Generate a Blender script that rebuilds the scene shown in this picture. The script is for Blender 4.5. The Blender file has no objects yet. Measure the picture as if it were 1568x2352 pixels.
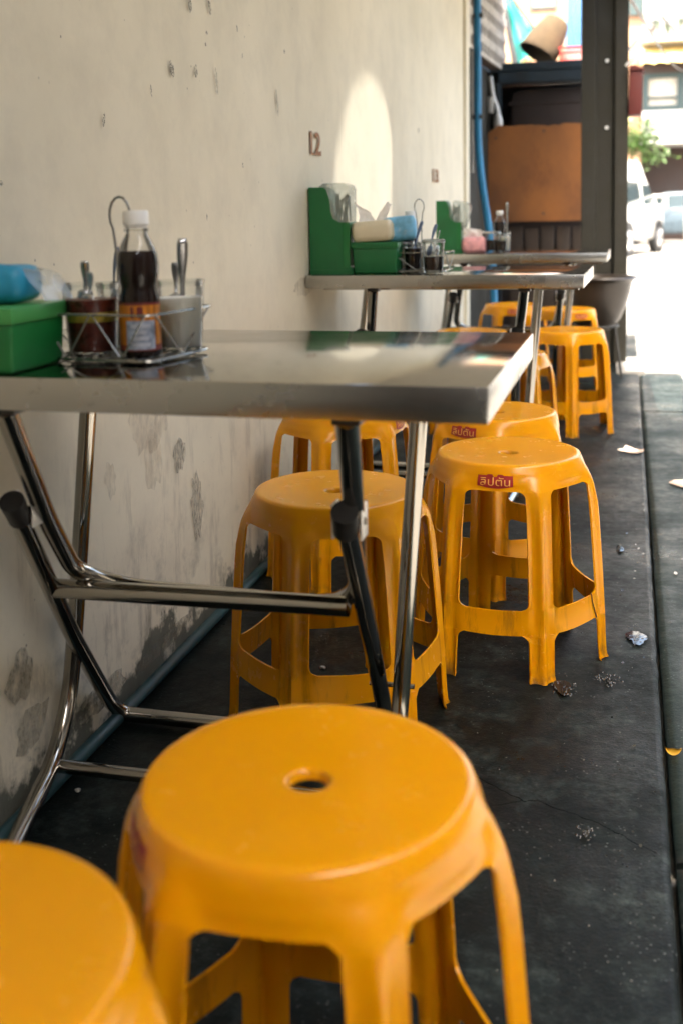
import bpy, bmesh, math, random
from mathutils import Vector, Matrix, Euler
random.seed(11)
sc = bpy.context.scene
COL = sc.collection
R = math.radians

# ------------------------------------------------------------------ camera
def make_camera():
    pitch, yaw, roll = .138, .237, -.019
    cp, sp, cy, sy = math.cos(pitch), math.sin(pitch), math.cos(yaw), math.sin(yaw)
    f = Vector((-sy*cp, cy*cp, -sp)); r = Vector((cy, sy, 0)); u = r.cross(f)
    r2 = math.cos(roll)*r + math.sin(roll)*u
    u2 = -math.sin(roll)*r + math.cos(roll)*u
    cam = bpy.data.cameras.new('camera')
    o = bpy.data.objects.new('camera', cam); COL.objects.link(o)
    m = Matrix((r2, u2, -f)).transposed().to_4x4()
    m.translation = Vector((0, 0, .925))
    o.matrix_world = m
    cam.sensor_fit = 'VERTICAL'; cam.sensor_height = 36; cam.sensor_width = 24
    cam.lens = 2513.1/2352*36
    cam.shift_y = -329.1/2352
    cam.clip_start = .05; cam.clip_end = 600
    cam.dof.use_dof = True; cam.dof.focus_distance = 2.15; cam.dof.aperture_fstop = 3.8
    cam.dof.aperture_blades = 0
    sc.camera = o
make_camera()

# ------------------------------------------------------------------ light
SUN = Vector((.082, -.42, .905)).normalized()      # towards the sun
world = bpy.data.worlds.new('World'); sc.world = world; world.use_nodes = True
nt = world.node_tree
bg = nt.nodes['Background']
sky = nt.nodes.new('ShaderNodeTexSky'); sky.sky_type = 'NISHITA'; sky.sun_disc = False
sky.sun_elevation = math.asin(SUN.z); sky.sun_rotation = math.atan2(SUN.x, SUN.y)
sky.air_density = .8; sky.dust_density = 5.0; sky.ozone_density = .3
warm = nt.nodes.new('ShaderNodeMix'); warm.data_type = 'RGBA'; warm.blend_type = 'MULTIPLY'; warm.inputs[0].default_value = 1
warm.inputs[7].default_value = (.99, .955, .84, 1)      # tropical haze: a pale sky rather than a blue one
nt.links.new(sky.outputs[0], warm.inputs[6]); nt.links.new(warm.outputs[2], bg.inputs[0]); bg.inputs[1].default_value = .15
sl = bpy.data.lights.new('sun', 'SUN'); sl.energy = 2.25; sl.angle = R(.35); sl.color = (1, .95, .88)
so = bpy.data.objects.new('sun', sl); COL.objects.link(so)
so.rotation_euler = SUN.to_track_quat('Z', 'Y').to_euler(); so.location = (3, 3, 9)
sc.view_settings.view_transform = 'Standard'; sc.view_settings.look = 'None'
sc.view_settings.gamma = 1; sc.view_settings.exposure = 3.45
sc.view_settings.use_curve_mapping = False
sc.cycles.max_bounces = 8; sc.cycles.diffuse_bounces = 5; sc.cycles.glossy_bounces = 4
sc.cycles.transparent_max_bounces = 16; sc.cycles.transmission_bounces = 4
sc.cycles.caustics_reflective = False; sc.cycles.caustics_refractive = False
sc.cycles.sample_clamp_indirect = 6
sc.cycles.use_denoising = True

# ------------------------------------------------------------------ materials
def nmat(name):
    m = bpy.data.materials.new(name); m.use_nodes = True
    t = m.node_tree; b = t.nodes['Principled BSDF']
    return m, t, b
def N(t, kind, **kw):
    n = t.nodes.new('ShaderNode'+kind)
    for k, v in kw.items():
        if k.startswith('i_'):
            key = k[2:]
            n.inputs[int(key) if key.isdigit() else key.replace('_', ' ')].default_value = v
        else: setattr(n, k, v)
    return n
def L(t, a, b): t.links.new(a, b)
def c4(c): return (c[0], c[1], c[2], 1)
def coords(t, scale=(1, 1, 1), random_offset=True):
    tc = N(t, 'TexCoord'); mp = N(t, 'Mapping'); mp.inputs['Scale'].default_value = scale
    L(t, tc.outputs['Object'], mp.inputs['Vector'])
    if random_offset:
        oi = N(t, 'ObjectInfo'); mu = N(t, 'Math', operation='MULTIPLY', i_1=37.0)
        L(t, oi.outputs['Random'], mu.inputs[0]); cx = N(t, 'CombineXYZ')
        for k in range(3): L(t, mu.outputs[0], cx.inputs[k])
        L(t, cx.outputs[0], mp.inputs['Location'])
    return mp.outputs[0]
def noise(t, vec, scale, detail=5, rough=.6):
    n = N(t, 'TexNoise', i_Scale=scale, i_Detail=detail, i_Roughness=rough)
    if vec is not None: L(t, vec, n.inputs['Vector'])
    return n.outputs['Fac']
def ramp(t, fac, stops):
    r = N(t, 'ValToRGB'); el = r.color_ramp.elements
    while len(el) < len(stops): el.new(.5)
    for e, (p, c) in zip(el, stops):
        e.position = p; e.color = c4(c) if hasattr(c, '__len__') else (c, c, c, 1)
    L(t, fac, r.inputs[0]); return r.outputs[0]
def mixc(t, fac, a, b, mode='MIX'):
    m = N(t, 'Mix', data_type='RGBA', blend_type=mode)
    for sock, v in ((m.inputs[0], fac), (m.inputs[6], a), (m.inputs[7], b)):
        if hasattr(v, 'is_linked'): L(t, v, sock)
        else: sock.default_value = v if not hasattr(v, '__len__') else c4(v)
    return m.outputs[2]
def math_(t, op, a, b=None, clamp=False):
    m = N(t, 'Math', operation=op); m.use_clamp = clamp
    for sock, v in ((m.inputs[0], a), (m.inputs[1], b)):
        if v is None: continue
        if hasattr(v, 'is_linked'): L(t, v, sock)
        else: sock.default_value = v
    return m.outputs[0]
def bump(t, b, h, strength=.2, dist=.002):
    n = N(t, 'Bump', i_Strength=strength, i_Distance=dist); L(t, h, n.inputs['Height'])
    L(t, n.outputs[0], b.inputs['Normal']); return n
def simple(name, c, rough=.5, metal=0, var=.18, scale=9, bmp=.1, dirt=None, spec=.5, dist=.001, stretch=(1, 1, 1)):
    """base colour with cloudy variation, roughness variation and a fine relief"""
    m, t, b = nmat(name); v = coords(t, stretch)
    n1 = noise(t, v, scale); n2 = noise(t, v, scale*9, 3)
    lo = [x*(1-var) for x in c]; hi = [min(1, x*(1+var)) for x in c]
    colr = ramp(t, n1, [(.3, lo), (.7, hi)])
    if dirt: colr = mixc(t, ramp(t, noise(t, v, scale*.7, 8, .7), [(.56, 0), (.72, dirt[1])]), colr, dirt[0])
    L(t, colr, b.inputs['Base Color'])
    L(t, ramp(t, n1, [(.3, max(.02, rough*.8)), (.7, min(1, rough*1.25))]), b.inputs['Roughness'])
    b.inputs['Metallic'].default_value = metal; b.inputs['Specular IOR Level'].default_value = spec
    if bmp: bump(t, b, n2, bmp, dist)
    return m
def m_stool():
    m, t, b = nmat('yellow_plastic'); v = coords(t)
    big = noise(t, v, 4, 4); fine = noise(t, v, 160, 2)
    c = ramp(t, big, [(.3, (.60, .25, .0008)), (.7, (.70, .298, .001))])
    tc = N(t, 'TexCoord'); sx = N(t, 'SeparateXYZ'); L(t, tc.outputs['Object'], sx.inputs[0])
    # scuffs streaked down the legs and caked grime near the feet
    vs = coords(t, (26, 26, 3.0)); st = noise(t, vs, 1.0, 8, .75)
    low = ramp(t, sx.outputs[2], [(.0, 1.0), (.10, .75), (.30, .35), (.345, .0)])
    msk = math_(t, 'MULTIPLY', ramp(t, st, [(.52, 0), (.66, 1)]), low)
    c = mixc(t, math_(t, 'MULTIPLY', msk, .75), c, (.07, .045, .012))
    feet = math_(t, 'MULTIPLY', ramp(t, sx.outputs[2], [(.0, .8), (.03, 0)]), ramp(t, noise(t, v, 40, 6), [(.4, 0), (.6, 1)]))
    c = mixc(t, feet, c, (.05, .035, .015))
    scr = noise(t, coords(t, (3, 90, 3)), 1.6, 6, .8)
    c = mixc(t, ramp(t, scr, [(.70, 0), (.78, .08)]), c, (.30, .15, .02))
    # worn seat: rubbed grey-brown marks, darker round the hole
    rad = N(t, 'VectorMath', operation='LENGTH'); fl = N(t, 'VectorMath', operation='MULTIPLY'); fl.inputs[1].default_value = (1, 1, 0)
    L(t, tc.outputs['Object'], fl.inputs[0]); L(t, fl.outputs[0], rad.inputs[0])
    ring = math_(t, 'MULTIPLY', ramp(t, rad.outputs['Value'], [(.017, .6), (.024, 0)]), ramp(t, noise(t, v, 30, 5), [(.4, 0), (.65, 1)]))
    wear = math_(t, 'MULTIPLY', ramp(t, noise(t, v, 34, 9, .78), [(.62, 0), (.76, .14)]), ramp(t, noise(t, v, 2.4, 2), [(.45, 0), (.6, 1)]))
    c = mixc(t, math_(t, 'MAXIMUM', ring, wear), c, (.09, .04, .006))
    L(t, c, b.inputs['Base Color'])
    L(t, ramp(t, noise(t, v, 22, 6, .7), [(.3, .17), (.7, .30)]), b.inputs['Roughness'])
    b.inputs['Specular IOR Level'].default_value = .36
    b.inputs['Subsurface Weight'].default_value = .25
    b.inputs['Subsurface Radius'].default_value = (1, .35, .02); b.inputs['Subsurface Scale'].default_value = .004
    bump(t, b, fine, .06, .0006)
    return m
def m_steel(name='stainless_steel', base=(.56, .545, .51), rough=.2, brushed=(2, 90, 90), spot=True, edge=0):
    m, t, b = nmat(name); v = coords(t)
    vb = coords(t, brushed)
    n1 = noise(t, vb, 3, 4); n2 = noise(t, v, 6, 6, .65)
    c = ramp(t, n2, [(.3, [x*.86 for x in base]), (.7, base)])
    if spot: c = mixc(t, ramp(t, noise(t, v, 38, 5, .7), [(.62, 0), (.74, .5)]), c, (.12, .10, .085))
    L(t, c, b.inputs['Base Color']); b.inputs['Metallic'].default_value = 1
    rg = math_(t, 'ADD', ramp(t, n2, [(.3, rough*.6), (.75, rough*1.9)]), math_(t, 'MULTIPLY', n1, rough*.25))
    if edge:
        ge = N(t, 'NewGeometry'); sp = N(t, 'SeparateXYZ'); L(t, ge.outputs['True Normal'], sp.inputs[0])
        rg = math_(t, 'ADD', rg, ramp(t, math_(t, 'ABSOLUTE', sp.outputs[2]), [(.3, edge), (.8, 0)]))
    L(t, rg, b.inputs['Roughness'])
    bump(t, b, n1, .03, .0001)
    return m
def m_wall():
    m, t, b = nmat('cream_plaster'); v = coords(t, random_offset=False)
    n1 = noise(t, v, 1.3, 6, .6); n2 = noise(t, v, 7, 8, .68); n3 = noise(t, v, 55, 4, .6)
    tc = N(t, 'TexCoord'); sx = N(t, 'SeparateXYZ'); L(t, tc.outputs['Object'], sx.inputs[0]); z = sx.outputs[2]
    c = ramp(t, n1, [(.3, (.67, .61, .465)), (.7, (.79, .725, .57))])
    c = mixc(t, ramp(t, n2, [(.45, 0), (.8, .35)]), c, (.45, .41, .33))
    # pinhole specks
    vo = N(t, 'TexVoronoi', i_Scale=26.0); L(t, v, vo.inputs['Vector'])
    spk = math_(t, 'MULTIPLY', ramp(t, vo.outputs['Distance'], [(.045, 1), (.085, 0)]), ramp(t, noise(t, v, 3.2, 3), [(.52, 0), (.60, .75)]))
    c = mixc(t, spk, c, (.10, .085, .07))
    # runs and rubbed scuffs on the lower wall
    vs = coords(t, (1, 16, 3.2), False); s1 = noise(t, vs, 1.0, 8, .72)
    lowm = ramp(t, z, [(.0, 1), (.38, .55), (.62, 0)])
    c = mixc(t, math_(t, 'MULTIPLY', ramp(t, s1, [(.53, 0), (.70, .8)]), lowm), c, (.22, .19, .14))
    gr = ramp(t, noise(t, v, 9, 7, .7), [(.52, 0), (.66, .55)])
    c = mixc(t, math_(t, 'MULTIPLY', gr, ramp(t, z, [(.05, 1), (.45, 0)])), c, (.16, .155, .125))
    # mould and lost paint along the skirting, an uneven line of its own
    edge = math_(t, 'SUBTRACT', z, math_(t, 'MULTIPLY', math_(t, 'SUBTRACT', noise(t, v, 6.5, 9, .66), .47), .46))
    mo = ramp(t, edge, [(.018, .92), (.05, 0)])
    c = mixc(t, mo, c, ramp(t, n2, [(.3, (.03, .038, .03)), (.7, (.12, .125, .10))]))
    L(t, c, b.inputs['Base Color']); b.inputs['Roughness'].default_value = .78
    b.inputs['Specular IOR Level'].default_value = .3
    h = math_(t, 'ADD', math_(t, 'MULTIPLY', n2, .8), math_(t, 'MULTIPLY', n3, .3))
    h = math_(t, 'SUBTRACT', h, math_(t, 'MULTIPLY', mo, .5))
    bump(t, b, h, .22, .006)
    return m
def m_floor(name='wet_dark_concrete', k=1.0):
    m, t, b = nmat(name); v = coords(t, random_offset=False)
    n1 = noise(t, v, 1.7, 7, .62); n2 = noise(t, v, 11, 9, .7); n3 = noise(t, v, 70, 6, .7)
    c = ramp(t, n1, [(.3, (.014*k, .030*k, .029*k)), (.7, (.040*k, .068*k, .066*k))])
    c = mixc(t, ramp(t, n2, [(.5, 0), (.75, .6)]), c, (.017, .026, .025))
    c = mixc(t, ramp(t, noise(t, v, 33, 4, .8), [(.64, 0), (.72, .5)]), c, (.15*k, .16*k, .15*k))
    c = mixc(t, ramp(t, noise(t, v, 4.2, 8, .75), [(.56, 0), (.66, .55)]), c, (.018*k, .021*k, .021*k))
    L(t, c, b.inputs['Base Color'])
    sc1 = math_(t, 'MULTIPLY', ramp(t, noise(t, v, 5.5, 9, .74), [(.50, 0), (.70, 1)]), ramp(t, noise(t, v, 38, 6, .75), [(.44, 0), (.62, 1)]))
    c = mixc(t, math_(t, 'MULTIPLY', sc1, .75), c, (.050, .066, .063))
    vo = N(t, 'TexVoronoi', i_Scale=95.0); L(t, v, vo.inputs['Vector'])
    sp = math_(t, 'MULTIPLY', ramp(t, vo.outputs['Distance'], [(.10, 1), (.2, 0)]), ramp(t, noise(t, v, 6, 6, .7), [(.5, 0), (.62, .8)]))
    c = mixc(t, sp, c, (.12, .13, .125)); L(t, c, b.inputs['Base Color'])
    wet = noise(t, v, 2.6, 7, .66)
    L(t, ramp(t, math_(t, 'ADD', math_(t, 'MULTIPLY', wet, .7), math_(t, 'MULTIPLY', noise(t, v, 40, 5, .7), .3)), [(.38, .66), (.50, .48), (.62, .24)]), b.inputs['Roughness'])
    b.inputs['Specular IOR Level'].default_value = .12
    hh = math_(t, 'ADD', math_(t, 'MULTIPLY', n2, .35), math_(t, 'MULTIPLY', n3, .5))
    hh = math_(t, 'ADD', hh, math_(t, 'MULTIPLY', noise(t, v, 190, 3, .6), .22))
    bump(t, b, hh, .55, .0035)
    return m
def m_glass(name, tint=(.93, .97, .95), haze=0.0, hazec=(.8, .85, .82), refl=1.0, rough=.03):
    """thin clear sheet: see-through with a Fresnel gloss, optionally milky"""
    m = bpy.data.materials.new(name); m.use_nodes = True; t = m.node_tree; t.nodes.clear()
    out = N(t, 'OutputMaterial'); tr = N(t, 'BsdfTransparent'); gl = N(t, 'BsdfGlossy', i_Roughness=rough); df = N(t, 'BsdfDiffuse')
    tl = N(t, 'BsdfTranslucent')
    v = coords(t); n = noise(t, v, 14, 5)
    L(t, ramp(t, n, [(.3, [x*.95 for x in tint]), (.7, tint)]), tr.inputs['Color'])
    df.inputs['Color'].default_value = c4(hazec); tl.inputs['Color'].default_value = c4(hazec)
    add = N(t, 'MixShader', i_0=.5); L(t, df.outputs[0], add.inputs[1]); L(t, tl.outputs[0], add.inputs[2])
    m1 = N(t, 'MixShader'); L(t, ramp(t, n, [(.25, haze*.8), (.75, min(1, haze*1.2))]), m1.inputs[0])
    L(t, tr.outputs[0], m1.inputs[1]); L(t, add.outputs[0], m1.inputs[2])
    fr = N(t, 'Fresnel', i_IOR=1.45); m2 = N(t, 'MixShader')
    L(t, math_(t, 'MULTIPLY', fr.outputs[0], refl), m2.inputs[0]); L(t, m1.outputs[0], m2.inputs[1]); L(t, gl.outputs[0], m2.inputs[2])
    L(t, m2.outputs[0], out.inputs[0]); return m
def m_mark(name, c, thr=.5, scale=60, stretch=(1, 1, 1), soft=.06, top=1.0):
    """paint loss or scuff with ragged gaps"""
    m = bpy.data.materials.new(name); m.use_nodes = True; t = m.node_tree; b = t.nodes['Principled BSDF']
    v = coords(t, stretch); n = noise(t, v, scale, 6, .7)
    L(t, ramp(t, noise(t, v, scale*.6, 4), [(.3, [x*.6 for x in c]), (.7, [x*1.5 for x in c])]), b.inputs['Base Color'])
    b.inputs['Roughness'].default_value = .85
    L(t, ramp(t, n, [(thr-soft, 0), (thr+soft, top)]), b.inputs['Alpha'])
    return m
def m_leaf(name, c):
    m, t, b = nmat(name); v = coords(t)
    L(t, ramp(t, noise(t, v, 3, 3), [(.3, [x*.6 for x in c]), (.7, [x*1.4 for x in c])]), b.inputs['Base Color'])
    b.inputs['Roughness'].default_value = .5
    b.inputs['Subsurface Weight'].default_value = .2; b.inputs['Subsurface Scale'].default_value = .02
    return m
def m_weave(name, c):
    m, t, b = nmat(name)
    tc = N(t, 'TexCoord'); w = N(t, 'TexWave', i_Scale=26.0, i_Distortion=2.0, i_Detail=3.0); w.bands_direction = 'Z'
    L(t, tc.outputs['Object'], w.inputs['Vector'])
    w2 = N(t, 'TexWave', i_Scale=20.0, i_Distortion=1.5); w2.bands_direction = 'X'; L(t, tc.outputs['Object'], w2.inputs['Vector'])
    h = math_(t, 'MULTIPLY', w.outputs['Fac'], w2.outputs['Fac'])
    n = noise(t, tc.outputs['Object'], 9, 6)
    c1 = ramp(t, n, [(.3, [x*.6 for x in c]), (.7, c)])
    L(t, mixc(t, ramp(t, h, [(.0, .6), (.5, 0)]), c1, [x*.3 for x in c]), b.inputs['Base Color'])
    b.inputs['Roughness'].default_value = .85; bump(t, b, h, .8, .01)
    return m

M = dict(
    stool=m_stool(), steel=m_steel('table_steel', (.46, .45, .42), rough=.085, brushed=(2, 60, 60), edge=.15), tube=m_steel('tube_steel', (.40, .38, .34), .09, (60, 60, 3)),
    wire=m_steel('wire_steel', (.36, .35, .32), .22, (9, 9, 9)), spoon=m_steel('spoon_steel', (.5, .5, .5), .2, (20, 20, 4), False),
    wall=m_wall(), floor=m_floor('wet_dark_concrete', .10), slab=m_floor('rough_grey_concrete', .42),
    gap=simple('dark_crack', (.003, .0035, .0035), .95, spec=0, bmp=0), black=simple('black_plastic', (.018, .018, .018), .45), red=simple('red_ink', (.30, .012, .012), .5, var=.35, scale=60, bmp=0),
    letter=simple('pale_ink', (.80, .42, .10), .5, var=.15, scale=40, bmp=0),
    rust=simple('stencil_paint', (.26, .10, .022), .7, var=.5, scale=50),
    pipe_teal=simple('teal_pipe', (.009, .04, .047), .5, dirt=((.03, .035, .03), .9), scale=7),
    pipe_blue=simple('blue_pipe', (.018, .20, .40), .4, dirt=((.03, .06, .08), .5)),
    green=simple('green_plastic', (.008, .15, .032), .38, var=.12), dgreen=simple('dark_green_plastic', (.008, .13, .035), .42, var=.15),
    lgreen=simple('light_green_plastic', (.06, .29, .075), .35, var=.12),
    clear=m_glass('clear_plastic', (.92, .95, .93), .30, (.85, .88, .84), .8, .12), film=m_glass('plastic_film', (.95, .97, .97), .28, (.85, .9, .92), .8, .1),
    glass=m_glass('jar_glass', (.985, .995, .99), .02, refl=.8), pet=m_glass('bottle_plastic', (.97, .97, .96), .012, refl=.8),
    sauce=simple('dark_fish_sauce', (.014, .004, .002), .2, var=.3, spec=.15, bmp=0), chili=simple('chili_vinegar', (.20, .045, .008), .2, var=.6, scale=40),
    vinegar=simple('chili_flakes', (.13, .014, .004), .3, var=.6, scale=120, bmp=0, spec=.25),
    sugar=simple('white_sugar', (.92, .87, .74), .7, var=.05, scale=60, bmp=0), chopped=simple('pickled_chili', (.65, .48, .04), .3, var=.5, scale=70),
    white=simple('white_plastic', (.75, .74, .70), .4, var=.06), paper=simple('tissue_paper', (.82, .80, .76), .8, var=.05, bmp=.3, scale=20),
    cream=simple('cream_wrap', (.62, .56, .40), .45, var=.12), blue=simple('blue_wrap', (.16, .42, .62), .4, var=.35, scale=26, dirt=((.75, .74, .72), .95)),
    cyan=simple('cyan_wrap', (.015, .24, .40), .4, var=.3, scale=20), pink=simple('pink_wrap', (.75, .36, .38), .45, var=.35, scale=30),
    lab_orange=simple('orange_label', (.60, .20, .012), .4, var=.08, scale=50, bmp=0), lab_pale=simple('pale_print', (.48, .50, .56), .4, bmp=0), lab_blue=simple('blue_grey_label', (.30, .34, .42), .4, var=.45, scale=120),
    lab_red=simple('dark_red_label', (.16, .02, .015), .4), bspoon=simple('blue_grey_plastic', (.10, .15, .24), .4, var=.1),
    bamboo=simple('dark_chopsticks', (.030, .075, .035), .5), concrete=simple('grimy_concrete', (.024, .023, .017), .85, var=.3, scale=5, bmp=.5, dirt=((.03, .03, .026), .7), dist=.006),
    block=simple('breeze_block_cement', (.50, .46, .40), .85, var=.25, scale=6, bmp=.4, dirt=((.16, .14, .12), .6)),
    board=simple('rusted_orange_board', (.27, .105, .03), .75, var=.35, scale=2.6, bmp=.3, dirt=((.12, .045, .02), .8), stretch=(1, 1, .6)),
    plank=simple('dark_planks', (.045, .032, .024), .8, var=.4, scale=7, bmp=.4, stretch=(1, 1, .15)),
    cabinet=simple('brown_tarpaulin', (.028, .019, .017), .6, var=.4, scale=4), navy=simple('navy_paint', (.012, .028, .045), .5, var=.4, scale=8),
    bowl=simple('brown_glazed_clay', (.035, .027, .022), .32, var=.35, scale=7, bmp=.15), rack=simple('grey_iron', (.06, .06, .058), .5, metal=.6),
    basket=m_weave('woven_bamboo', (.12, .075, .032)), crate=simple('red_crate_plastic', (.50, .045, .04), .45), tarp=simple('turquoise_tarp', (.015, .26, .22), .6, var=.35, scale=3),
    street=simple('pale_concrete_street', (.20, .19, .172), .9, var=.15, scale=1.4, bmp=.3), sunslab=simple('pale_kerb_concrete', (.24, .23, .21), .9, var=.2, scale=5, bmp=.4),
    peach=simple('peach_render', (.42, .235, .14), .8, var=.1, scale=1), bwhite=simple('white_render', (.50, .485, .46), .8, var=.08, scale=1),
    bblue=simple('blue_shutter_paint', (.05, .16, .33), .6, var=.3), winframe=simple('dark_green_frames', (.028, .05, .05), .5), pane=simple('dusty_window_glass', (.30, .27, .22), .15, var=.4, scale=2, bmp=0),
    curtain=simple('pale_curtain', (.55, .50, .42), .8), awn=simple('yellow_awning_cloth', (.70, .52, .20), .8, var=.12), blocker_wall=simple('blocker_render', (.17, .165, .15), .85, var=.25, scale=1.5), brown=simple('dark_brown_shopfront', (.055, .036, .03), .8, var=.3, scale=1.2),
    rail=simple('black_railing', (.025, .028, .028), .5), leafa=m_leaf('bright_leaves', (.05, .10, .015)), leafb=m_leaf('deep_leaves', (.025, .055, .012)), bark=simple('bark', (.09, .065, .045), .9),
    car=simple('white_car_paint', (.50, .485, .45), .25, var=.05, bmp=0), carglass=simple('car_window', (.03, .045, .05), .06, var=.2, bmp=0), tyre=simple('tyre_rubber', (.02, .02, .02), .8),
    rim=simple('wheel_alloy', (.45, .45, .45), .35, metal=.8), lampred=simple('lamp_plastic', (.55, .06, .03), .3), darkred=simple('dark_red_paint', (.10, .014, .011), .6), alu=simple('pale_metal_tube', (.72, .72, .7), .35, metal=.4),
    canvas=simple('canopy_sheet', (.52, .50, .45), .8), grey=simple('grey_render', (.42, .40, .37), .85, var=.15, scale=1),
    string=simple('black_string', (.02, .018, .015), .8), peel=simple('yellow_peel', (.62, .36, .03), .5), chip=m_mark('paint_loss', (.15, .135, .105), .50, 260),
    scuff=m_mark('rubbed_scuff', (.22, .205, .17), .51, 150, (1, 1, .35), .12, .7), stain=m_mark('brown_stain', (.44, .36, .26), .52, 60, (1, 1, .5), .2, .33), damp=m_mark('flaked_patch', (.24, .225, .175), .47, 55, (1, 1, .8), .14, .6),
)
def m_puddle(name='water_film', sc_=14, st_=.05):
    m, t, b = nmat(name); v = coords(t)
    L(t, ramp(t, noise(t, v, 12, 4), [(.3, (.008, .009, .009)), (.7, (.02, .022, .022))]), b.inputs['Base Color'])
    b.inputs['Roughness'].default_value = .03; b.inputs['Specular IOR Level'].default_value = .9
    bump(t, b, noise(t, v, sc_, 4, .6), st_, .004); return m
M['puddle'] = m_puddle()
M['puddle_ripple'] = m_puddle('rippled_water_film', 40, .3)
_b = M['sugar'].node_tree.nodes['Principled BSDF']; _b.inputs['Subsurface Weight'].default_value = .9
_b.inputs['Subsurface Radius'].default_value = (1, .95, .9); _b.inputs['Subsurface Scale'].default_value = .03

# ------------------------------------------------------------------ building helpers
def tag(o, label=None, cat=None, group=None, kind=None):
    if label: o['label'] = label
    if cat: o['category'] = cat
    if group: o['group'] = group
    if kind: o['kind'] = kind
    return o
def root(name, loc=(0, 0, 0), rz=0, label=None, cat=None, group=None, rot=None):
    o = bpy.data.objects.new(name, None); COL.objects.link(o)
    o.empty_display_size = .05; o.location = loc; o.rotation_euler = rot or (0, 0, rz)
    return tag(o, label, cat, group)
class MB:
    def __init__(s): s.v = []; s.f = []; s.sm = []
    def add(s, vs, fs, smooth=False):
        b = len(s.v); s.v += [tuple(v) for v in vs]; s.f += [tuple(i+b for i in f) for f in fs]; s.sm += [smooth]*len(fs); return s
    def box(s, a, b, bev=0, mat=None):
        bm = bmesh.new(); bmesh.ops.create_cube(bm, size=1)
        for v in bm.verts: v.co = Vector([(a[k]+b[k])/2 + v.co[k]*(b[k]-a[k]) for k in range(3)])
        if bev: bmesh.ops.bevel(bm, geom=bm.edges[:], offset=bev, segments=2, profile=.6, affect='EDGES')
        if mat is not None: bm.transform(mat)
        bm.verts.index_update()
        bm.normal_update(); ks = [f.calc_area() for f in bm.faces]; big = sorted(ks)[-6]*.999
        s.add([v.co for v in bm.verts], [[v.index for v in f.verts] for f in bm.faces])
        if bev: s.sm[-len(ks):] = [a < big for a in ks]
        bm.free(); return s
    def tube(s, pts, r, seg=12, fil=0, cap=True, closed=False):
        P = [Vector(p) for p in pts]
        if fil:
            Q = [P[0]]
            for i in range(1, len(P)-1):
                a, b, c = P[i-1], P[i], P[i+1]; d1 = (a-b); d2 = (c-b)
                f = min(fil, d1.length*.45, d2.length*.45)
                p1 = b+d1.normalized()*f; p2 = b+d2.normalized()*f
                for k in range(7):
                    tt = k/6; Q.append((1-tt)**2*p1+2*tt*(1-tt)*b+tt*tt*p2)
            Q.append(P[-1]); P = Q
        rings = []; n = len(P); ref = None
        for i, p in enumerate(P):
            if closed: d = P[(i+1) % n]-P[i-1]
            else: d = (P[min(i+1, n-1)]-P[max(i-1, 0)])
            d.normalize()
            if ref is None: ref = Vector((0, 0, 1)) if abs(d.z) < .9 else Vector((1, 0, 0))
            x = (ref - d*ref.dot(d)).normalized(); y = d.cross(x); ref = x
            rr = r[i] if hasattr(r, '__len__') else r
            rings.append([p+(x*math.cos(2*math.pi*k/seg)+y*math.sin(2*math.pi*k/seg))*rr for k in range(seg)])
        vs = [v for rg in rings for v in rg]; fs = []
        for i in range(n if closed else n-1):
            for k in range(seg):
                a = i*seg+k; b = i*seg+(k+1) % seg; j = (i+1) % n
                fs.append((a, b, j*seg+(k+1) % seg, j*seg+k))
        s.add(vs, fs, True)
        if cap and not closed: s.add(rings[0], [tuple(range(seg))[::-1]]); s.add(rings[-1], [tuple(range(seg))])
        return s
    def lathe(s, prof, seg=32, c=(0, 0, 0), mat=None):
        vs = []; fs = []; n = len(prof)
        for r_, z in prof:
            for k in range(seg):
                a = 2*math.pi*k/seg; vs.append(Vector((c[0]+r_*math.cos(a), c[1]+r_*math.sin(a), c[2]+z)))
        if mat is not None: vs = [mat @ v for v in vs]
        for i in range(n-1):
            for k in range(seg):
                fs.append((i*seg+k, i*seg+(k+1) % seg, (i+1)*seg+(k+1) % seg, (i+1)*seg+k))
        s.add(vs, fs, True)
        if prof[0][0] > 1e-5 and prof[0][0] < 1: pass
        return s
    def prism(s, poly, y0, y1, axis='y', smooth=False):
        def P(a, b, h): return {'y': (a, h, b), 'x': (h, a, b), 'z': (a, b, h)}[axis]
        n = len(poly); vs = [P(a, b, y0) for a, b in poly]+[P(a, b, y1) for a, b in poly]
        fs = [tuple(range(n)), tuple(range(2*n-1, n-1, -1))]+[(i, n+i, n+(i+1) % n, (i+1) % n) for i in range(n)]
        return s.add(vs, fs, smooth)
    def mesh(s, name, m, sharp=40):
        me = bpy.data.meshes.new(name); me.from_pydata(s.v, [], s.f)
        me.polygons.foreach_set('use_smooth', s.sm)
        bm = bmesh.new(); bm.from_mesh(me); bmesh.ops.remove_doubles(bm, verts=bm.verts, dist=1e-6)
        bmesh.ops.recalc_face_normals(bm, faces=bm.faces); bm.to_mesh(me); bm.free()
        me.set_sharp_from_angle(angle=R(sharp))
        me.materials.append(m if not isinstance(m, str) else M[m]); return me
    def build(s, name, m, parent=None, label=None, cat=None, group=None, kind=None, loc=None, rz=0):
        return link(name, s.mesh(name, m), parent, label, cat, group, kind, loc, rz)
def link(name, me, parent=None, label=None, cat=None, group=None, kind=None, loc=None, rz=0):
    o = bpy.data.objects.new(name, me); COL.objects.link(o)
    if parent: o.parent = parent
    if loc is not None: o.location = loc
    if rz: o.rotation_euler = (0, 0, rz)
    return tag(o, label, cat, group, kind)
def copy_tree(o, parent=None):
    c = o.copy(); COL.objects.link(c); c.parent = parent
    for ch in [x for x in ALL() if x.parent == o]: copy_tree(ch, c)
    return c
def ALL(): return list(COL.objects)
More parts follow.
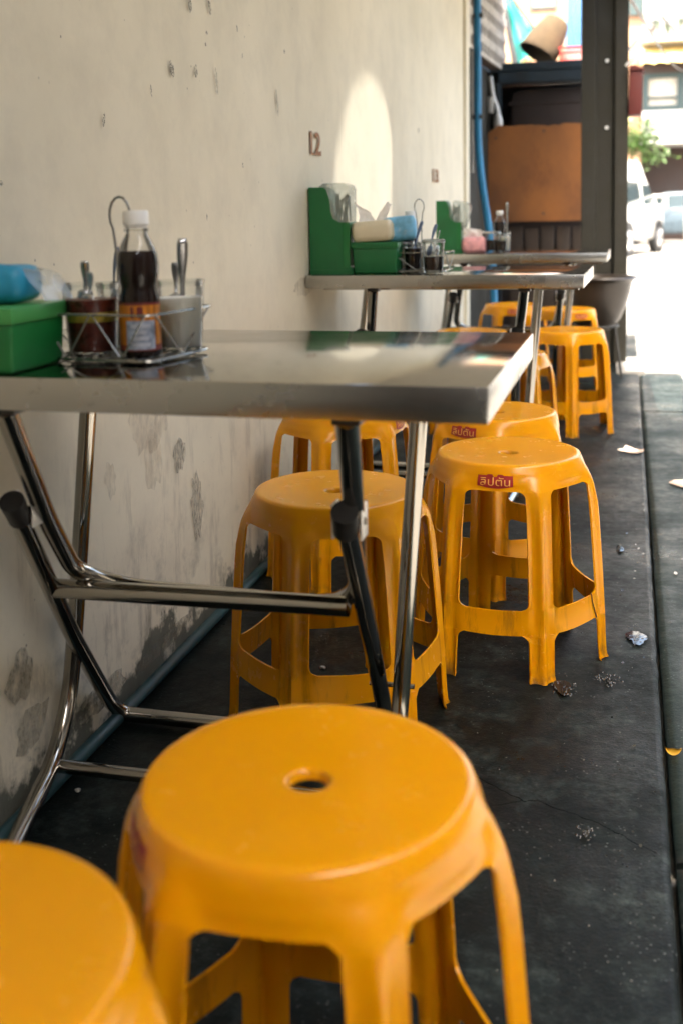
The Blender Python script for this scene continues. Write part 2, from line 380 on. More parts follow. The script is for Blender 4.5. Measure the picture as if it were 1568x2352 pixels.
def raw_mesh(name, v, f, m, smooth=True):
    me = bpy.data.meshes.new(name); me.from_pydata([tuple(x) for x in v], [], [tuple(x) for x in f])
    me.polygons.foreach_set('use_smooth', [smooth]*len(f)); me.materials.append(M[m] if isinstance(m, str) else m); return me
def grid_fs(nu, nv): return [(i*nv+j, (i+1)*nv+j, (i+1)*nv+j+1, i*nv+j+1) for i in range(nu-1) for j in range(nv-1)]
def text_mesh(body, size, offset=0):
    cu = bpy.data.curves.new('lettering', 'FONT'); cu.body = body; cu.size = size; cu.align_x = 'CENTER'; cu.align_y = 'CENTER'
    cu.resolution_u = 3; cu.offset = offset; o = bpy.data.objects.new('lettering', cu); COL.objects.link(o)
    bpy.context.view_layer.update(); dg = bpy.context.evaluated_depsgraph_get()
    me = bpy.data.meshes.new_from_object(o.evaluated_get(dg)); bpy.data.objects.remove(o); return me

WX = -.891        # the wall's face

# ================================================================== SETTING
def kerb(y): return .079 + .0185*y + .0012*math.sin(2.1*y)
def nz(x, y, s, k=0): return noise_fn(Vector((x*s, y*s, k)))
from mathutils import noise as _mn
noise_fn = _mn.noise
# the street: one sheet out to the horizon
v = [(-260, -60, -.035), (260, -60, -.035), (260, 420, -.035), (-260, 420, -.035)]
link('street', raw_mesh('street', v, [(0, 1, 2, 3)], 'street', False), kind='structure')
def pavement():
    ys = [-2.5+11.0*i/330 for i in range(331)]; us = [i/40 for i in range(41)]
    us = [1-(1-u)**1.7 for u in us]
    V = []; F = []
    for y in ys:
        ragged = .0045*noise_fn(Vector((y*17, 3, 0))) + .003*noise_fn(Vector((y*60, 9, 0)))
        x1 = kerb(y) - .0035 + ragged*.7
        for i, u in enumerate(us):
            x = WX-.02 + (x1-(WX-.02))*u
            z = .0022*nz(x, y, 3) + .0012*nz(x, y, 14, 4)
            if i >= 39: z -= .004 + .003*abs(noise_fn(Vector((y*22, 1, 5))))*(1 if i == 40 else .3)
            V.append((x, y, z))
        V.append((x1+.001, y, -.035))
    n = 42
    F = grid_fs(len(ys), n)
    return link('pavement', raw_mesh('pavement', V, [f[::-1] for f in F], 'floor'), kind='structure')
pave = pavement()
def slab(y0, y1, x1):
    ys = [y0+(y1-y0)*i/max(8, int((y1-y0)*30)) for i in range(max(8, int((y1-y0)*30))+1)]; us = [i/14 for i in range(15)]
    V = []
    for y in ys:
        x0 = kerb(y)+.0045+.0022*noise_fn(Vector((y*19, 30, 0)))
        V.append((x0-.001, y, -.035))
        for u in us:
            x = x0+(x1-x0)*u*u*.4+(x1-x0)*u*.6
            e = -.004 if u == 0 else 0
            V.append((x, y, -.006+.003*nz(x, y, 2.5, 7)+.0016*nz(x, y, 13, 2)+e))
        V.append((x1, y, -.035))
    n = 17; F = [f[::-1] for f in grid_fs(len(ys), n)]; b = len(V)
    for yi in (0, len(ys)-1):
        row = [yi*n+k for k in range(n)]; F.append(tuple(row))
    return raw_mesh('slab', V, F, 'slab')
road = root('kerb_slabs'); tag(road, kind='structure')
for y0, y1, x1 in ((-2.5, 1.52, .52), (1.535, 5.24, .52), (5.262, 6.5, .43)):
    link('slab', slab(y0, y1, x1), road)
MB().box((kerb(6.6)-.13, 6.42, -.02), (kerb(6.6)+.03, 7.1, .012), .01).build('slab', 'sunslab', road)
# cracks in the pavement
def strip(pts, w, z, name, m, parent):
    V = []; F = []
    for i, (x, y) in enumerate(pts):
        ww = w*(.5+.8*random.random()); V += [(x, y-ww, z), (x, y+ww, z)]
        if i: F.append((2*i-2, 2*i-1, 2*i+1, 2*i))
    return link(name, raw_mesh(name, V, F, m, False), parent)
def wander(ps, n, amp):
    out = []
    for a, b in zip(ps[:-1], ps[1:]):
        for i in range(n):
            t = i/n; out.append((a[0]+(b[0]-a[0])*t+amp*random.uniform(-1, 1), a[1]+(b[1]-a[1])*t+amp*random.uniform(-1, 1)))
    return out+[ps[-1]]
strip(wander([(-.20, 1.705), (-.115, 1.64), (-.094, 1.645), (.0, 1.60), (.084, 1.535)], 9, .002), .0011, .0034, 'crack', 'gap', pave)
strip(wander([(-.19, 1.60), (-.115, 1.642)], 9, .0015), .0007, .0034, 'crack', 'gap', pave)

# ------------------------------------------------------------------ the plaster wall
def wall():
    w = root('plaster_wall', (0, 0, 0), 0, 'long scuffed cream plaster wall behind the steel tables', 'wall')
    ys = [-2.5+.12*i for i in range(81)]; zs = [-.03+.11*i for i in range(25)]
    V = [(WX+.003*nz(y, z, .9, 2), y, z) for y in ys for z in zs]
    n0 = len(V); F = grid_fs(len(ys), len(zs))
    link('wall_face', raw_mesh('wall_face', V, F, 'wall'), w)
    MB().box((WX-.2, -2.5, -.03), (WX-.012, 7.1, 2.61)).build('wall_core', 'wall', w)
    MB().box((WX-.2, 7.102, -.03), (WX+.022, 7.26, 2.61), .008).build('pilaster', 'wall', w)
    MB().box((WX-.2, 7.262, -.03), (WX+.006, 10.4, 1.99), .004).build('end_panel', 'concrete', w)
    return w
W = wall()
def mark(y, z, h, w, name, m, tilt=0, seed=0):
    rnd = random.Random(seed); n = 18; V = []
    for k in range(n):
        a = 2*math.pi*k/n; q = 1+rnd.uniform(-.28, .2)
        dy = w/2*math.cos(a)*q; dz = h/2*math.sin(a)*q
        V.append((0, dy*math.cos(tilt)-dz*math.sin(tilt), dy*math.sin(tilt)+dz*math.cos(tilt)))
    o = link(name, raw_mesh(name, V, [tuple(range(n))], m, False), W, loc=(WX+.0045, y, z)); return o
for i, (y, z, h, w, t) in enumerate([(2.33, 1.392, .05, .026, 0), (2.455, 1.405, .045, .024, .3), (2.21, 1.238, .042, .036, .25), (2.352, 1.251, .037, .03, .1),
        (1.874, 1.107, .036, .017, -.5), (2.097, 1.181, .03, .011, .2), (2.648, 1.389, .022, .011, .2), (2.682, 1.328, .016, .012, 0),
        (5.344, 1.331, .04, .05, 0), (3.06, 1.39, .016, .02, 0), (2.39, .93, .02, .01, .1), (2.66, 1.057, .018, .013, 0), (1.51, .985, .012, .012, 0), (1.43, .80, .016, .016, 0), (2.43, 1.345, .012, .02, 0), (2.42, 1.318, .012, .012, 0)]):
    mark(y, z, h*.8, w*.72, 'paint_chip', 'chip', t, i)
for i, (y, z, h, w, t) in enumerate([(2.484, 1.243, .06, .022, .1), (2.974, 1.242, .07, .02, .15), (2.262, .276, .16, .075, .06), (2.17, .42, .07, .07, .2), (1.52, .75, .03, .05, 0)]):
    mark(y, z, h, w, 'scuff_mark', 'scuff', t, 50+i)
for i, (y, z, h, w, t) in enumerate([(2.0, .52, .12, .16, 0), (2.08, .53, .09, .08, 0), (2.03, .44, .12, .09, .1), (3.2, .72, .06, .25, 0), (1.83, .45, .07, .05, 0)]):
    mark(y, z, h, w, 'stain_mark', 'stain', t, 90+i)
for i, (y, z, h, w, t) in enumerate([(1.478, .215, .085, .085, .4), (1.505, .12, .07, .12, .2), (1.75, .06, .05, .2, 0), (2.06, .045, .04, .3, 0)]):
    mark(y, z, h, w, 'flaked_patch', 'damp', t, 130+i)
# stencilled table numbers, rust coloured paint
def numerals(y0, y1, z0, z1, body):
    me = text_mesh(body, 1.0, .022); xs = [v.co.x for v in me.vertices]; ys = [v.co.y for v in me.vertices]
    V = [(0, y0+(v.co.x-min(xs))/(max(xs)-min(xs))*(y1-y0), z0+(v.co.y-min(ys))/(max(ys)-min(ys))*(z1-z0)) for v in me.vertices]
    F = [tuple(p.vertices) for p in me.polygons]
    # stroke weight and slab serifs of the stencil
    H = z1-z0; Wd = y1-y0
    def bar(a, b, c, d):
        n = len(V); V.extend([(.0003, y0+a*Wd, z0+b*H), (.0003, y0+c*Wd, z0+b*H), (.0003, y0+c*Wd, z0+d*H), (.0003, y0+a*Wd, z0+d*H)]); F.append((n, n+1, n+2, n+3))
    bar(-.04, 0, .40, .075); bar(.92, .0, 1.03, .22)
    link('stencil_number', raw_mesh('stencil_number', V, F, 'rust', False), W, 'rust coloured stencilled number '+body, loc=(WX+.0048, 0, 0))
numerals(3.322, 3.448, 1.118, 1.19, '12'); numerals(5.79, 5.99, 1.098, 1.168, '13')
# the pipe lying along the foot of the wall
MB().tube([(WX+.028, y, .016+.003*math.sin(y*2)) for y in [-2+.3*i for i in range(31)]], .0125, 10).build('floor_pipe', 'pipe_teal', None, 'thin teal pipe lying on the floor along the foot of the wall', 'pipe')
# the tall blue pipe at the wall's end
bp = root('blue_pipe', (0, 0, 0), 0, 'tall bright blue water pipe bending away at the end of the wall', 'pipe')
MB().tube([(-.838, 7.44, 2.75), (-.836, 7.44, 1.42), (-.815, 7.44, 1.16), (-.765, 7.44, .85), (-.735, 7.44, .55), (-.715, 7.44, .0)], .024, 14, .12).build('pipe_run', 'pipe_blue', bp)
MB().tube([(-.872, 7.44, 2.2), (-.872, 7.44, 1.2)], .009, 8).build('thin_conduit', 'alu', bp)
for z in (2.2, 1.55): MB().box((WX+.02, 7.42, z), (-.80, 7.46, z+.03), .004).build('clamp', 'rack', bp)

# breeze-block screen above the end of the wall
bw = root('breeze_block_wall', (0, 0, 0), 0, 'pierced breeze block screen wall beyond the blue pipe', 'wall')
def block_mesh():
    m = MB(); w, h, d = .236, .118, .009; e = .026
    m.box((0, 0, 0), (d, w, e)); m.box((0, 0, h-e), (d, w, h))
    for k in range(2):
        y = k*(w/2)+.015; m.box((0.001, y, e), (d-.001, y+.052, h-e))
    return m.mesh('breeze_block', 'block')
bmesh_ = block_mesh()
bw.location = (WX+.03, 7.27, 0); bw.rotation_euler = (0, 0, R(-4.5))
for r_ in range(8):
    for k in range(6):
        link('breeze_block', bmesh_, bw, loc=(-.022, .01+k*.24, 2.0+r_*.121))
MB().box((-.10, .012, 1.997), (-.024, 1.46, 3.1)).build('backing', 'brown', bw)  # dark sheet stands in for the shade inside the block holes
gt = root('gutter', (0, 0, 0), 0, 'slanting dark gutter running down beside the turquoise tarp', 'gutter')
MB().tube([(-.86, 9.45, 2.72), (-.735, 9.45, 2.08)], .022, 10).build('gutter_run', 'rack', gt)

# the canopy that shades the tables (its holes made up to shape the sun patches)
def canopy():
    H = 2.62
    outer = [(-1.2, -2.6), (.66, -2.6), (.66, 3.95), (.49, 3.95), (.49, 5.13), (.36, 5.13), (.36, 8.5), (-1.2, 8.5)]
    holes = [[(WX, y, z) for y, z in ARCH], [(.05, 4.30, 0), (.062, 4.42, 0), (.085, 4.40, 0), (.125, 4.36, 0), (.13, 4.25, 0), (.10, 4.24, 0)], [(.235, 3.86, 0), (.30, 3.93, 0), (.34, 3.86, 0), (.30, 3.75, 0)]]
    pv = [Vector(p) for p in outer]; loops = [list(range(len(outer)))]
    for h in holes:
        b = len(pv); loops.append(list(range(b, b+len(h))))
        for p in h:
            t = (H-p[2])/SUN.z; q = Vector(p)+SUN*t; pv.append(Vector((q.x, q.y)))
    edges = [(lp[i], lp[(i+1) % len(lp)]) for lp in loops for i in range(len(lp))]
    from mathutils.geometry import delaunay_2d_cdt
    vs, es, fs, *_ = delaunay_2d_cdt(pv, edges, [], 0, 1e-7)
    def inside(p, poly):
        c = False; n = len(poly)
        for i in range(n):
            a = poly[i]; b = poly[(i+1) % n]
            if (a.y > p.y) != (b.y > p.y) and p.x < (b.x-a.x)*(p.y-a.y)/(b.y-a.y)+a.x: c = not c
        return c
    polys = [[pv[i] for i in lp] for lp in loops]
    keep = []
    for f in fs:
        c = sum((vs[i] for i in f), Vector((0, 0)))/len(f)
        if inside(c, polys[0]) and not any(inside(c, q) for q in polys[1:]): keep.append(f)
    r_ = root('canopy', (0, 0, 0), 0, 'flat canopy sheet over the tables, fixed above the wall', 'canopy')
    link('canopy_sheet', raw_mesh('canopy_sheet', [(p.x, p.y, H) for p in vs], keep, 'canvas', False), r_)
    for y in (-2, .5, 3, 5.2): MB().box((-.7, y, H+.004), (.64, y+.05, H+.06)).build('rafter', 'rack', r_)
ARCH = [(3.618,.72),(3.621,.983),(3.636,1.061),(3.658,1.129),(3.716,1.203),(3.792,1.281),(3.872,1.369),(3.99,1.423),(4.09,1.455),(4.198,1.473),(4.33,1.467),(4.445,1.443),(4.541,1.401),(4.626,1.337),(4.66,1.266),(4.681,1.168),(4.674,1.069),(4.656,.994),(4.645,.72)]
canopy()

# unseen walls added behind the near end to darken what faces them
sh = root('near_blocker', (0, 0, 0), 0, 'unseen added walls that dim the near end of the passage', 'building')
MB().box((-1.2, -2.75, -.03), (1.4, -2.62, 2.61)).build('back_wall', 'grey', sh)
MB().box((1.33, -2.61, -.03), (1.42, -1.4, 2.61)).build('side_wall', 'blocker_wall', sh)
MB().box((-.55, -2.615, -.03), (.35, -2.58, 2.0), .01).build('door', 'plank', sh)

# unseen building added across the passage to cut low side light
ob = root('side_blocker', (0, 0, 0), 0, 'plain grey building added unseen across the passage to block side light', 'building')
MB().box((2.3, -6, -.03), (6.5, 6.2, 3.7)).build('wall', 'blocker_wall', ob)
for y in (-2.5, .2, 2.9):
    d_ = MB().box((2.26, y, -.03), (2.297, y+1.1, 2.1), .01).build('door', 'plank', ob); MB().box((2.235, y+.95, .95), (2.258, y+1.0, 1.08), .004).build('handle', 'alu', d_)

# ================================================================== STOOLS
def interp(tab, z):
    for (a, ra), (b, rb) in zip(tab[:-1], tab[1:]):
        if z <= b: return ra+(rb-ra)*max(0, (z-a))/(b-a)
    return tab[-1][1]
def sst(a, b, x):
    t = max(0, min(1, (x-a)/(b-a))); return t*t*(3-2*t)
PROF = [(0, .2115), (.006, .2085), (.02, .2065), (.10, .2025), (.2, .1965), (.3, .1885), (.335, .1848), (.36, .1800), (.38, .1735), (.395, .1662), (.408, .1578), (.43, .1482)]
def shell_r(phi, z):          # phi: degrees from the panel's centre, +-30 at a leg's ridge
    Rz = interp(PROF, z); d = 30-abs(phi)
    g = lambda x: x*x/(x+1.6)
    pe = 30*(1-g(d)/g(30.))
    h = 1.06*(1-sst(.335, .432, z)) * (1-.25*sst(.25, .0, z))
    r = Rz*(1-h*(1-math.cos(R(30))/math.cos(R(pe))))
    w = .6+9.0*max(0, 1-sst(.36, .424, z))**.75
    r -= .0042*sst(w, w+5.5, d)*sst(.0, 1, (.420-z)/.045)*sst(.15, .30, z)
    k = 1-sst(.31, .37, z)
    r -= .0055*sst(1.2, 2.6, d)*(1-sst(5.6, 7.8, d))*k
    return r
def stool_meshes():
    zt, zb, zl = .380, .146, .096
    base = lambda z: .0272/interp(PROF, z)*57.3
    rt, rb, rl = .012, .015, .020
    ang = lambda q, z: q/interp(PROF, z)*57.3*1.05
    rows = []     # (z, leg half angle, span to the next row below)
    for z in (.415, .411, .407, .402, .397, .392, .386): rows.append((z, base(zt)+ang(rt, zt), 'seat'))
    for k in range(6):
        a = k*15; z = zt-rt+rt*math.cos(R(a)); rows.append((z, base(z)+ang(rt, z)*(1-math.sin(R(a))), 'leg'))
    for k in range(1, 6): z = zt-rt+(zb+rb-zt+rt)*k/6; rows.append((z, base(z), 'leg'))
    for k in range(6):
        a = k*15; z = zb+rb-rb*math.sin(R(a)); rows.append((z, base(z)+ang(rb, z)*(1-math.cos(R(a))), 'leg'))
    rows[-1] = (zb, base(zb)+ang(rb, zb), 'ring')
    for z in (.132, .114): rows.append((z, base(zb)+ang(rb, zb), 'ring'))
    for k in range(6):
        a = k*15; z = zl-rl+rl*math.cos(R(a)); rows.append((z, base(z)+ang(rl, z)*(1-math.sin(R(a))), 'leg'))
    for z in (.045, .026, .012, .006, 0): rows.append((z, base(z)*(1.06 if z < .01 else 1), 'leg'))
    lcol = [0, .16, .28, .42, .60, .80, 1.0]; npan = 10
    def cols(lw):
        L_ = [-30+lw*c for c in lcol]; P_ = [-(30-lw)+2*(30-lw)*i/npan for i in range(1, npan)]
        return L_+P_+[-p for p in L_[::-1]]
    nc = len(cols(8)); nl = len(lcol)
    V = []; F = []; T = []
    for s in range(6):
        b = len(V)
        for (z, lw, kind) in rows:
            for p in cols(lw):
                # the foot rail dips between the legs
                zz = z
                if kind == 'ring' or (kind == 'leg' and abs(z-zl) < 1e-4): zz = z - .004*(math.cos(R(p*3)))**2 if abs(p) < 30-lw+.01 else z
                r = shell_r(p, zz); a = R(p+60*s+30)
                V.append(Vector((r*math.cos(a), r*math.sin(a), zz)))
        for i, (z, lw, kind) in enumerate(rows[:-1]):
            for j in range(nc-1):
                leg = j < nl-1 or j >= nc-nl
                if kind == 'leg' and not leg: continue
                if kind == 'seat': t = 0
                elif leg: t = 1+((s-1) % 6 if j < nl-1 else s)
                else: t = 7+s
                a = b+i*nc+j; F.append((a, a+nc, a+nc+1, a+1)); T.append(t)
    # seat disc
    prof = [(.0178, .4165), (.0178, .4215), (.0192, .4243), (.0222, .4256), (.027, .4258), (.06, .4266), (.095, .4279), (.121, .4297), (.132, .4304), (.1392, .4306), (.1440, .4300), (.1472, .4282), (.1490, .4252), (.1503, .4215)]
    ca = []
    for s in range(6): ca += [p+60*s+30 for p in cols(rows[0][1])[:-1]]
    b = len(V); n = len(ca)
    for r, z in prof+[(None, .415)]:
        for a in ca:
            phi = (a % 60)-30; rr = shell_r(phi, .415) if r is None else r
            V.append(Vector((rr*math.cos(R(a)), rr*math.sin(R(a)), z)))
    for i in range(len(prof)):
        for k in range(n):
            a0 = b+i*n+k; a1 = b+i*n+(k+1) % n; F.append((a0, a0+n, a1+n, a1)); T.append(0)
    bm = bmesh.new(); ly = bm.faces.layers.int.new('tag')
    bv = [bm.verts.new(v) for v in V]; bm.verts.index_update()
    for f, t in zip(F, T):
        try: q = bm.faces.new([bv[i] for i in f]); q[ly] = t
        except ValueError: pass
    bmesh.ops.remove_doubles(bm, verts=bm.verts, dist=2e-5)
    bm.normal_update()
    # outward orientation check
    fc = max(bm.faces, key=lambda f: f.calc_center_median().z*0+f.calc_center_median().xy.length)
    if fc.normal.dot(Vector((fc.calc_center_median().x, fc.calc_center_median().y, 0))) < 0:
        bmesh.ops.reverse_faces(bm, faces=bm.faces[:]); bm.normal_update()
    th = .0026
    outer = list(bm.verts); bedges = [e for e in bm.edges if len(e.link_faces) == 1]
    inner = {v: bm.verts.new(v.co - v.normal*th) for v in outer}
    lipv = {v for e in bedges for v in e.verts}
    faces = [(f, f[ly]) for f in bm.faces]
    for f, t in faces:
        q = bm.faces.new([inner[v] for v in f.verts][::-1]); q[ly] = t
    for e in bedges:
        f = e.link_faces[0]; a, c = e.verts
        for l in f.loops:
            if l.vert == a and l.link_loop_next.vert == c: order = (c, a)
            elif l.vert == c and l.link_loop_next.vert == a: order = (a, c)
        q = bm.faces.new([order[0], order[1], inner[order[1]], inner[order[0]]]); q[ly] = f[ly]
    # a slightly thickened bead round every opening
    for v in lipv:
        if v.co.z > .002: v.co += v.normal*.0012
    bm.normal_update()
    me = bpy.data.meshes.new('stool_whole'); bm.to_mesh(me)
    me.polygons.foreach_set('use_smooth', [True]*len(me.polygons)); me.set_sharp_from_angle(angle=R(48))
    cn = [Vector(x.vector) for x in me.corner_normals]
    tags = [f[ly] for f in bm.faces]; bm.free()
    parts = {}
    for t in range(13):
        idx = {}; Vv = []; Ff = []; Nn = []
        for p in me.polygons:
            if tags[p.index] != t: continue
            ff = []
            for li in p.loop_indices:
                vi = me.loops[li].vertex_index
                if vi not in idx: idx[vi] = len(Vv); Vv.append(me.vertices[vi].co.copy())
                ff.append(idx[vi]); Nn.append(cn[li])
            Ff.append(ff)
        nm = 'seat' if t == 0 else ('leg' if t < 7 else 'stretcher')
        q = bpy.data.meshes.new(nm); q.from_pydata(Vv, [], Ff)
        q.polygons.foreach_set('use_smooth', [True]*len(q.polygons)); q.normals_split_custom_set(Nn)
        q.materials.append(M['stool']); parts[t] = q
    return parts
def on_panel(s_, z, off):       # a point on the front panel (towards -y), s_ metres along it
    phi = s_/.153*57.3; r = shell_r(phi, z)+off; a = R(phi-90)
    return Vector((r*math.cos(a), r*math.sin(a), z))
def badge_meshes():
    nu, nv = 25, 7; V = []
    for i in range(nu):
        u = i/(nu-1)*2-1
        top = .0105 + (.0024 if -.45 < u < -.12 or .12 < u < .42 else 0) - (.0025 if -.10 < u < .10 else 0)
        bot = -.0108-.0042*max(0, math.cos(u*1.75))
        for j in range(nv):
            z = .4005+bot+(top-bot)*j/(nv-1); V.append(on_panel(u*.0345, z, .0007))
    b = raw_mesh('badge', V, grid_fs(nu, nv), 'red')
    t = text_mesh('\u0e25\u0e34\u0e1b\u0e15\u0e31\u0e19', .03)
    xs = [v.co.x for v in t.vertices]; ys = [v.co.y for v in t.vertices]
    wx = (max(xs)-min(xs)); cx = (max(xs)+min(xs))/2; k = .058/wx; y0 = min(ys)
    Vt = [on_panel((v.co.x-cx)*k, .3912+(v.co.y-y0)*k*.86, .0015) for v in t.vertices]
    l = raw_mesh('lettering', Vt, [tuple(p.vertices) for p in t.polygons], 'letter', False)
    return b, l
SP = stool_meshes(); BM, LM = badge_meshes()
def make_stool():
    t = root('plastic_stool')
    for k in range(13): link(SP[k].name, SP[k], t)
    b = link('badge', BM, t, 'dark red brand badge with pale Thai letters'); link('lettering', LM, b)
    return t
stool0 = make_stool(); first = [True]
G = 'yellow plastic stools along the wall'
def stool(x, y, rz, label, tilt=0):
    o = stool0 if first[0] else copy_tree(stool0); first[0] = False
    o.location = (x, y, .0015); o.rotation_euler = (0, 0, R(rz)); tag(o, label, 'stool', G); return o
# local: badge faces -y, leg ridges at -60, 0, 60 ...  (ridge where phi=+-30 of a sector centred on k*60)
for a in [
    (-.251, .885, -58, 'largest yellow stool in front of the nearest steel table, round hole in full view'),
    (-.450, .590, 12, 'yellow stool cut off at the bottom left corner, closest to the viewer'),
    (-.476, 1.906, 200, 'yellow stool seen through the nearest table\'s crossed steel legs'),
    (-.262, 2.749, -26, 'yellow stool just behind the sharp badged one, white glare streaks by its hole'),
    (-.655, 2.717, 85, 'yellow stool against the wall, top hidden by the nearest table, badge at its right edge'),
    (-.352, 3.946, 14, 'yellow stool under the second table showing only its right shoulder past the nearest table'),
    (-.150, 4.738, 218, 'tall looking yellow stool at the second table\'s right end, open legs on grey floor'),
    (-.553, 4.661, 40, 'yellow stool by the wall showing only its seat top over the nearest table\'s back edge'),
    (-.492, 6.066, 8, 'left one of the two far yellow stools behind the third table'),
    (-.196, 5.792, 33, 'right one of the two far yellow stools behind the third table')]:
    stool(*a)
s6 = stool(-.192, 2.276, -5, 'sharp yellow stool with its red badge facing the viewer, beside the wet floor spots')
# black string knotted round this stool's foot rail
phi0 = 18; pts = []
for k, (dz, ph) in enumerate([(.150, 16), (.143, 16.6), (.13, 17), (.118, 18), (.105, 19), (.094, 20)]):
    r = shell_r(ph, dz)+.002; a = R(ph-30-0); pts.append((r*math.cos(a), r*math.sin(a), dz))
MB().tube(pts, .0011, 6).build('string_tie', 'string', s6)

# ================================================================== TABLES
TH = .75
def make_table():
    t = root('steel_table'); w, d = .77, .527
    m = MB(); m.box((-w, 0, TH-.040), (0, d, TH), .0035); m.build('tabletop', 'steel', t)
    MB().box((-w+.02, .12, TH-.052), (-.02, .145, TH-.0405)).build('under_rail', 'tube', t); MB().box((-w+.02, d-.045, TH-.055), (-.02, d-.02, TH-.0405)).build('under_rail', 'tube', t)
    r = .0138
    # upper frame: a U hung from the near rail
    pl = lambda z, x, o=0: Vector((x, .048+.89*(.70-z)+o, z))
    MB().tube([pl(.705, -.582, -.004), pl(.52, -.634), pl(.405, -.660, .012), pl(.368, -.595, .028), pl(.362, -.28, .028), pl(.405, -.222, .012), pl(.57, -.186), pl(.705, -.160, -.004)], r, 12, .045).build('upper_frame', 'tube', t)
    # lower frame legs, capped at the top, joined by a floor bar
    lowL = [pl(.556, -.646, -.030), pl(.25, -.737, -.004), pl(.05, -.772), Vector((-.760, .652, .017))]
    lowR = [pl(.568, -.190, -.030), pl(.388, -.2144, -.006), pl(.148, -.2402), pl(.045, -.252), Vector((-.268, .652, .017))]
    MB().tube([lowL[0], lowL[1], lowL[2], lowL[3], Vector((-.70, .655, .016))], r, 12, .04).build('leg', 'tube', t)
    MB().tube([lowR[0], lowR[1], lowR[2], lowR[3], lowR[4], Vector((-.33, .655, .016))], r, 12, .035).build('leg', 'tube', t)
    MB().tube([Vector((-.70, .655, .016)), Vector((-.33, .655, .016))], r*.98, 12).build('floor_bar', 'tube', t)
    MB().tube([pl(.377, -.694, -.012), pl(.385, -.235, -.012)], .0148, 14).build('cross_bar', 'tube', t)
    for p in (lowL[0], lowR[0]):
        ax = (Vector((p.x-.02, p.y+.089*1.0, p.z-.1))-p).normalized()
        q = MB(); q.tube([p-ax*.008, p+ax*.004], .0168, 16); q.tube([p+ax*.0, p+ax*.036], [.0163, .0157], 16, cap=False); q.build('leg_cap', 'black', t)
        c = p+ax*.02+Vector((.0, .018, 0))
        MB().box((c.x-.0195, c.y-.012, c.z-.022), (c.x-.0165, c.y+.018, c.z+.022), .001).build('bracket', 'alu', t)
        br = MB().box((c.x+.0165, c.y-.012, c.z-.022), (c.x+.0195, c.y+.018, c.z+.022), .001).build('bracket', 'alu', t)
        MB().tube([(c.x-.021, c.y, c.z), (c.x+.0215, c.y, c.z)], .005, 8).build('bolt', 'tube', br)
    # second frame: upright legs at the far rail that kick forward at the floor
    MB().tube([(-.700, .484, .705), (-.749, .482, .284), (-.766, .474, .13), (-.762, .405, .050), (-.700, .13, .017)], r, 12, .075).build('leg', 'tube', t)
    MB().tube([(-.160, .488, .705), (-.1837, .486, .392), (-.198, .476, .155), (-.203, .41, .052), (-.225, .13, .017)], r, 12, .075).build('leg', 'tube', t)
    MB().tube([(-.752, .398, .046), (-.212, .40, .048)], .011, 12).build('stretcher', 'tube', t)
    for x in (-.582, -.160, -.700):
        y = .048 if x in (-.582, -.160) else .484
        MB().box((x-.0165, y-.0165, .698), (x+.0165, y+.0165, .7095), .003).build('leg_socket', 'black', t)
    MB().box((-.160-.0165, .484-.0165, .698), (-.160+.0165, .484+.0165, .7095), .003).build('leg_socket', 'black', t)
    for a, b in (((-.783, .50, .190), (-.735, .50, .192)), ((-.255, .517, .184), (-.183, .517, .184))):
        MB().tube([a, b], .0042, 8).build('pivot_bolt', 'tube', t)
    for x0, y0 in ((-.225, .13), (-.700, .13)): MB().tube([(x0+.001, y0+.012, .0175), (x0-.002, y0-.006, .0165)], .0142, 12).build('foot_cap', 'black', t)
    return t
t1 = make_table(); t1.location = (-.114, 1.108, 0); t1.rotation_euler = (0, 0, -.023)
tag(t1, 'nearest folding steel table, its whole bright top and crossed legs in view', 'table', 'folding steel tables along the wall')
for x, y, rz, lab in ((-.058, 3.186, -.040, 'second folding steel table, the one below the painted number and carrying a tall green dispenser'),
                      (.009, 4.862, -.028, 'farthest folding steel table, thin edge seen in front of the dark planks')):
    c = copy_tree(t1); c.location = (x, y, 0); c.rotation_euler = (0, 0, rz); c.scale = (1.075, 1, 1); tag(c, lab, 'table')

# ================================================================== THINGS ON THE TABLES
def spoon(x, y, z, lean, az, ln, label, m='spoon', wide=.0055):
    """upright table spoon: only the flat handle leaves the jar"""
    o = root('spoon', (x, y, z), label=label, cat='spoon', group='spoons standing in the condiment jars', rot=Euler((lean*math.cos(az), lean*math.sin(az), az)))
    V = []; n = 14
    for i in range(n):
        s = i/(n-1); w = wide*(.45+.55*sst(.25, .8, s))*(1 if s < .93 else .72); cv = .004*math.sin(s*2.6)
        V += [(-w, cv, s*ln), (-w*.4, cv-.0008, s*ln), (w*.4, cv-.0008, s*ln), (w, cv, s*ln), (w*.5, cv+.0011, s*ln), (-w*.5, cv+.0011, s*ln)]
    F = [(i*6+k, i*6+(k+1) % 6, (i+1)*6+(k+1) % 6, (i+1)*6+k) for i in range(n-1) for k in range(6)]+[tuple(range(6))[::-1], tuple((n-1)*6+k for k in range(6))]
    link('handle', raw_mesh('handle', V, F, m), o)
    b = MB(); b.lathe([(.0001, -.028), (.009, -.022), (.0115, -.010), (.009, .002), (.0001, .006)], 12, mat=Matrix.Diagonal((1, .35, 1, 1))); b.build('bowl', m, o)
    return o
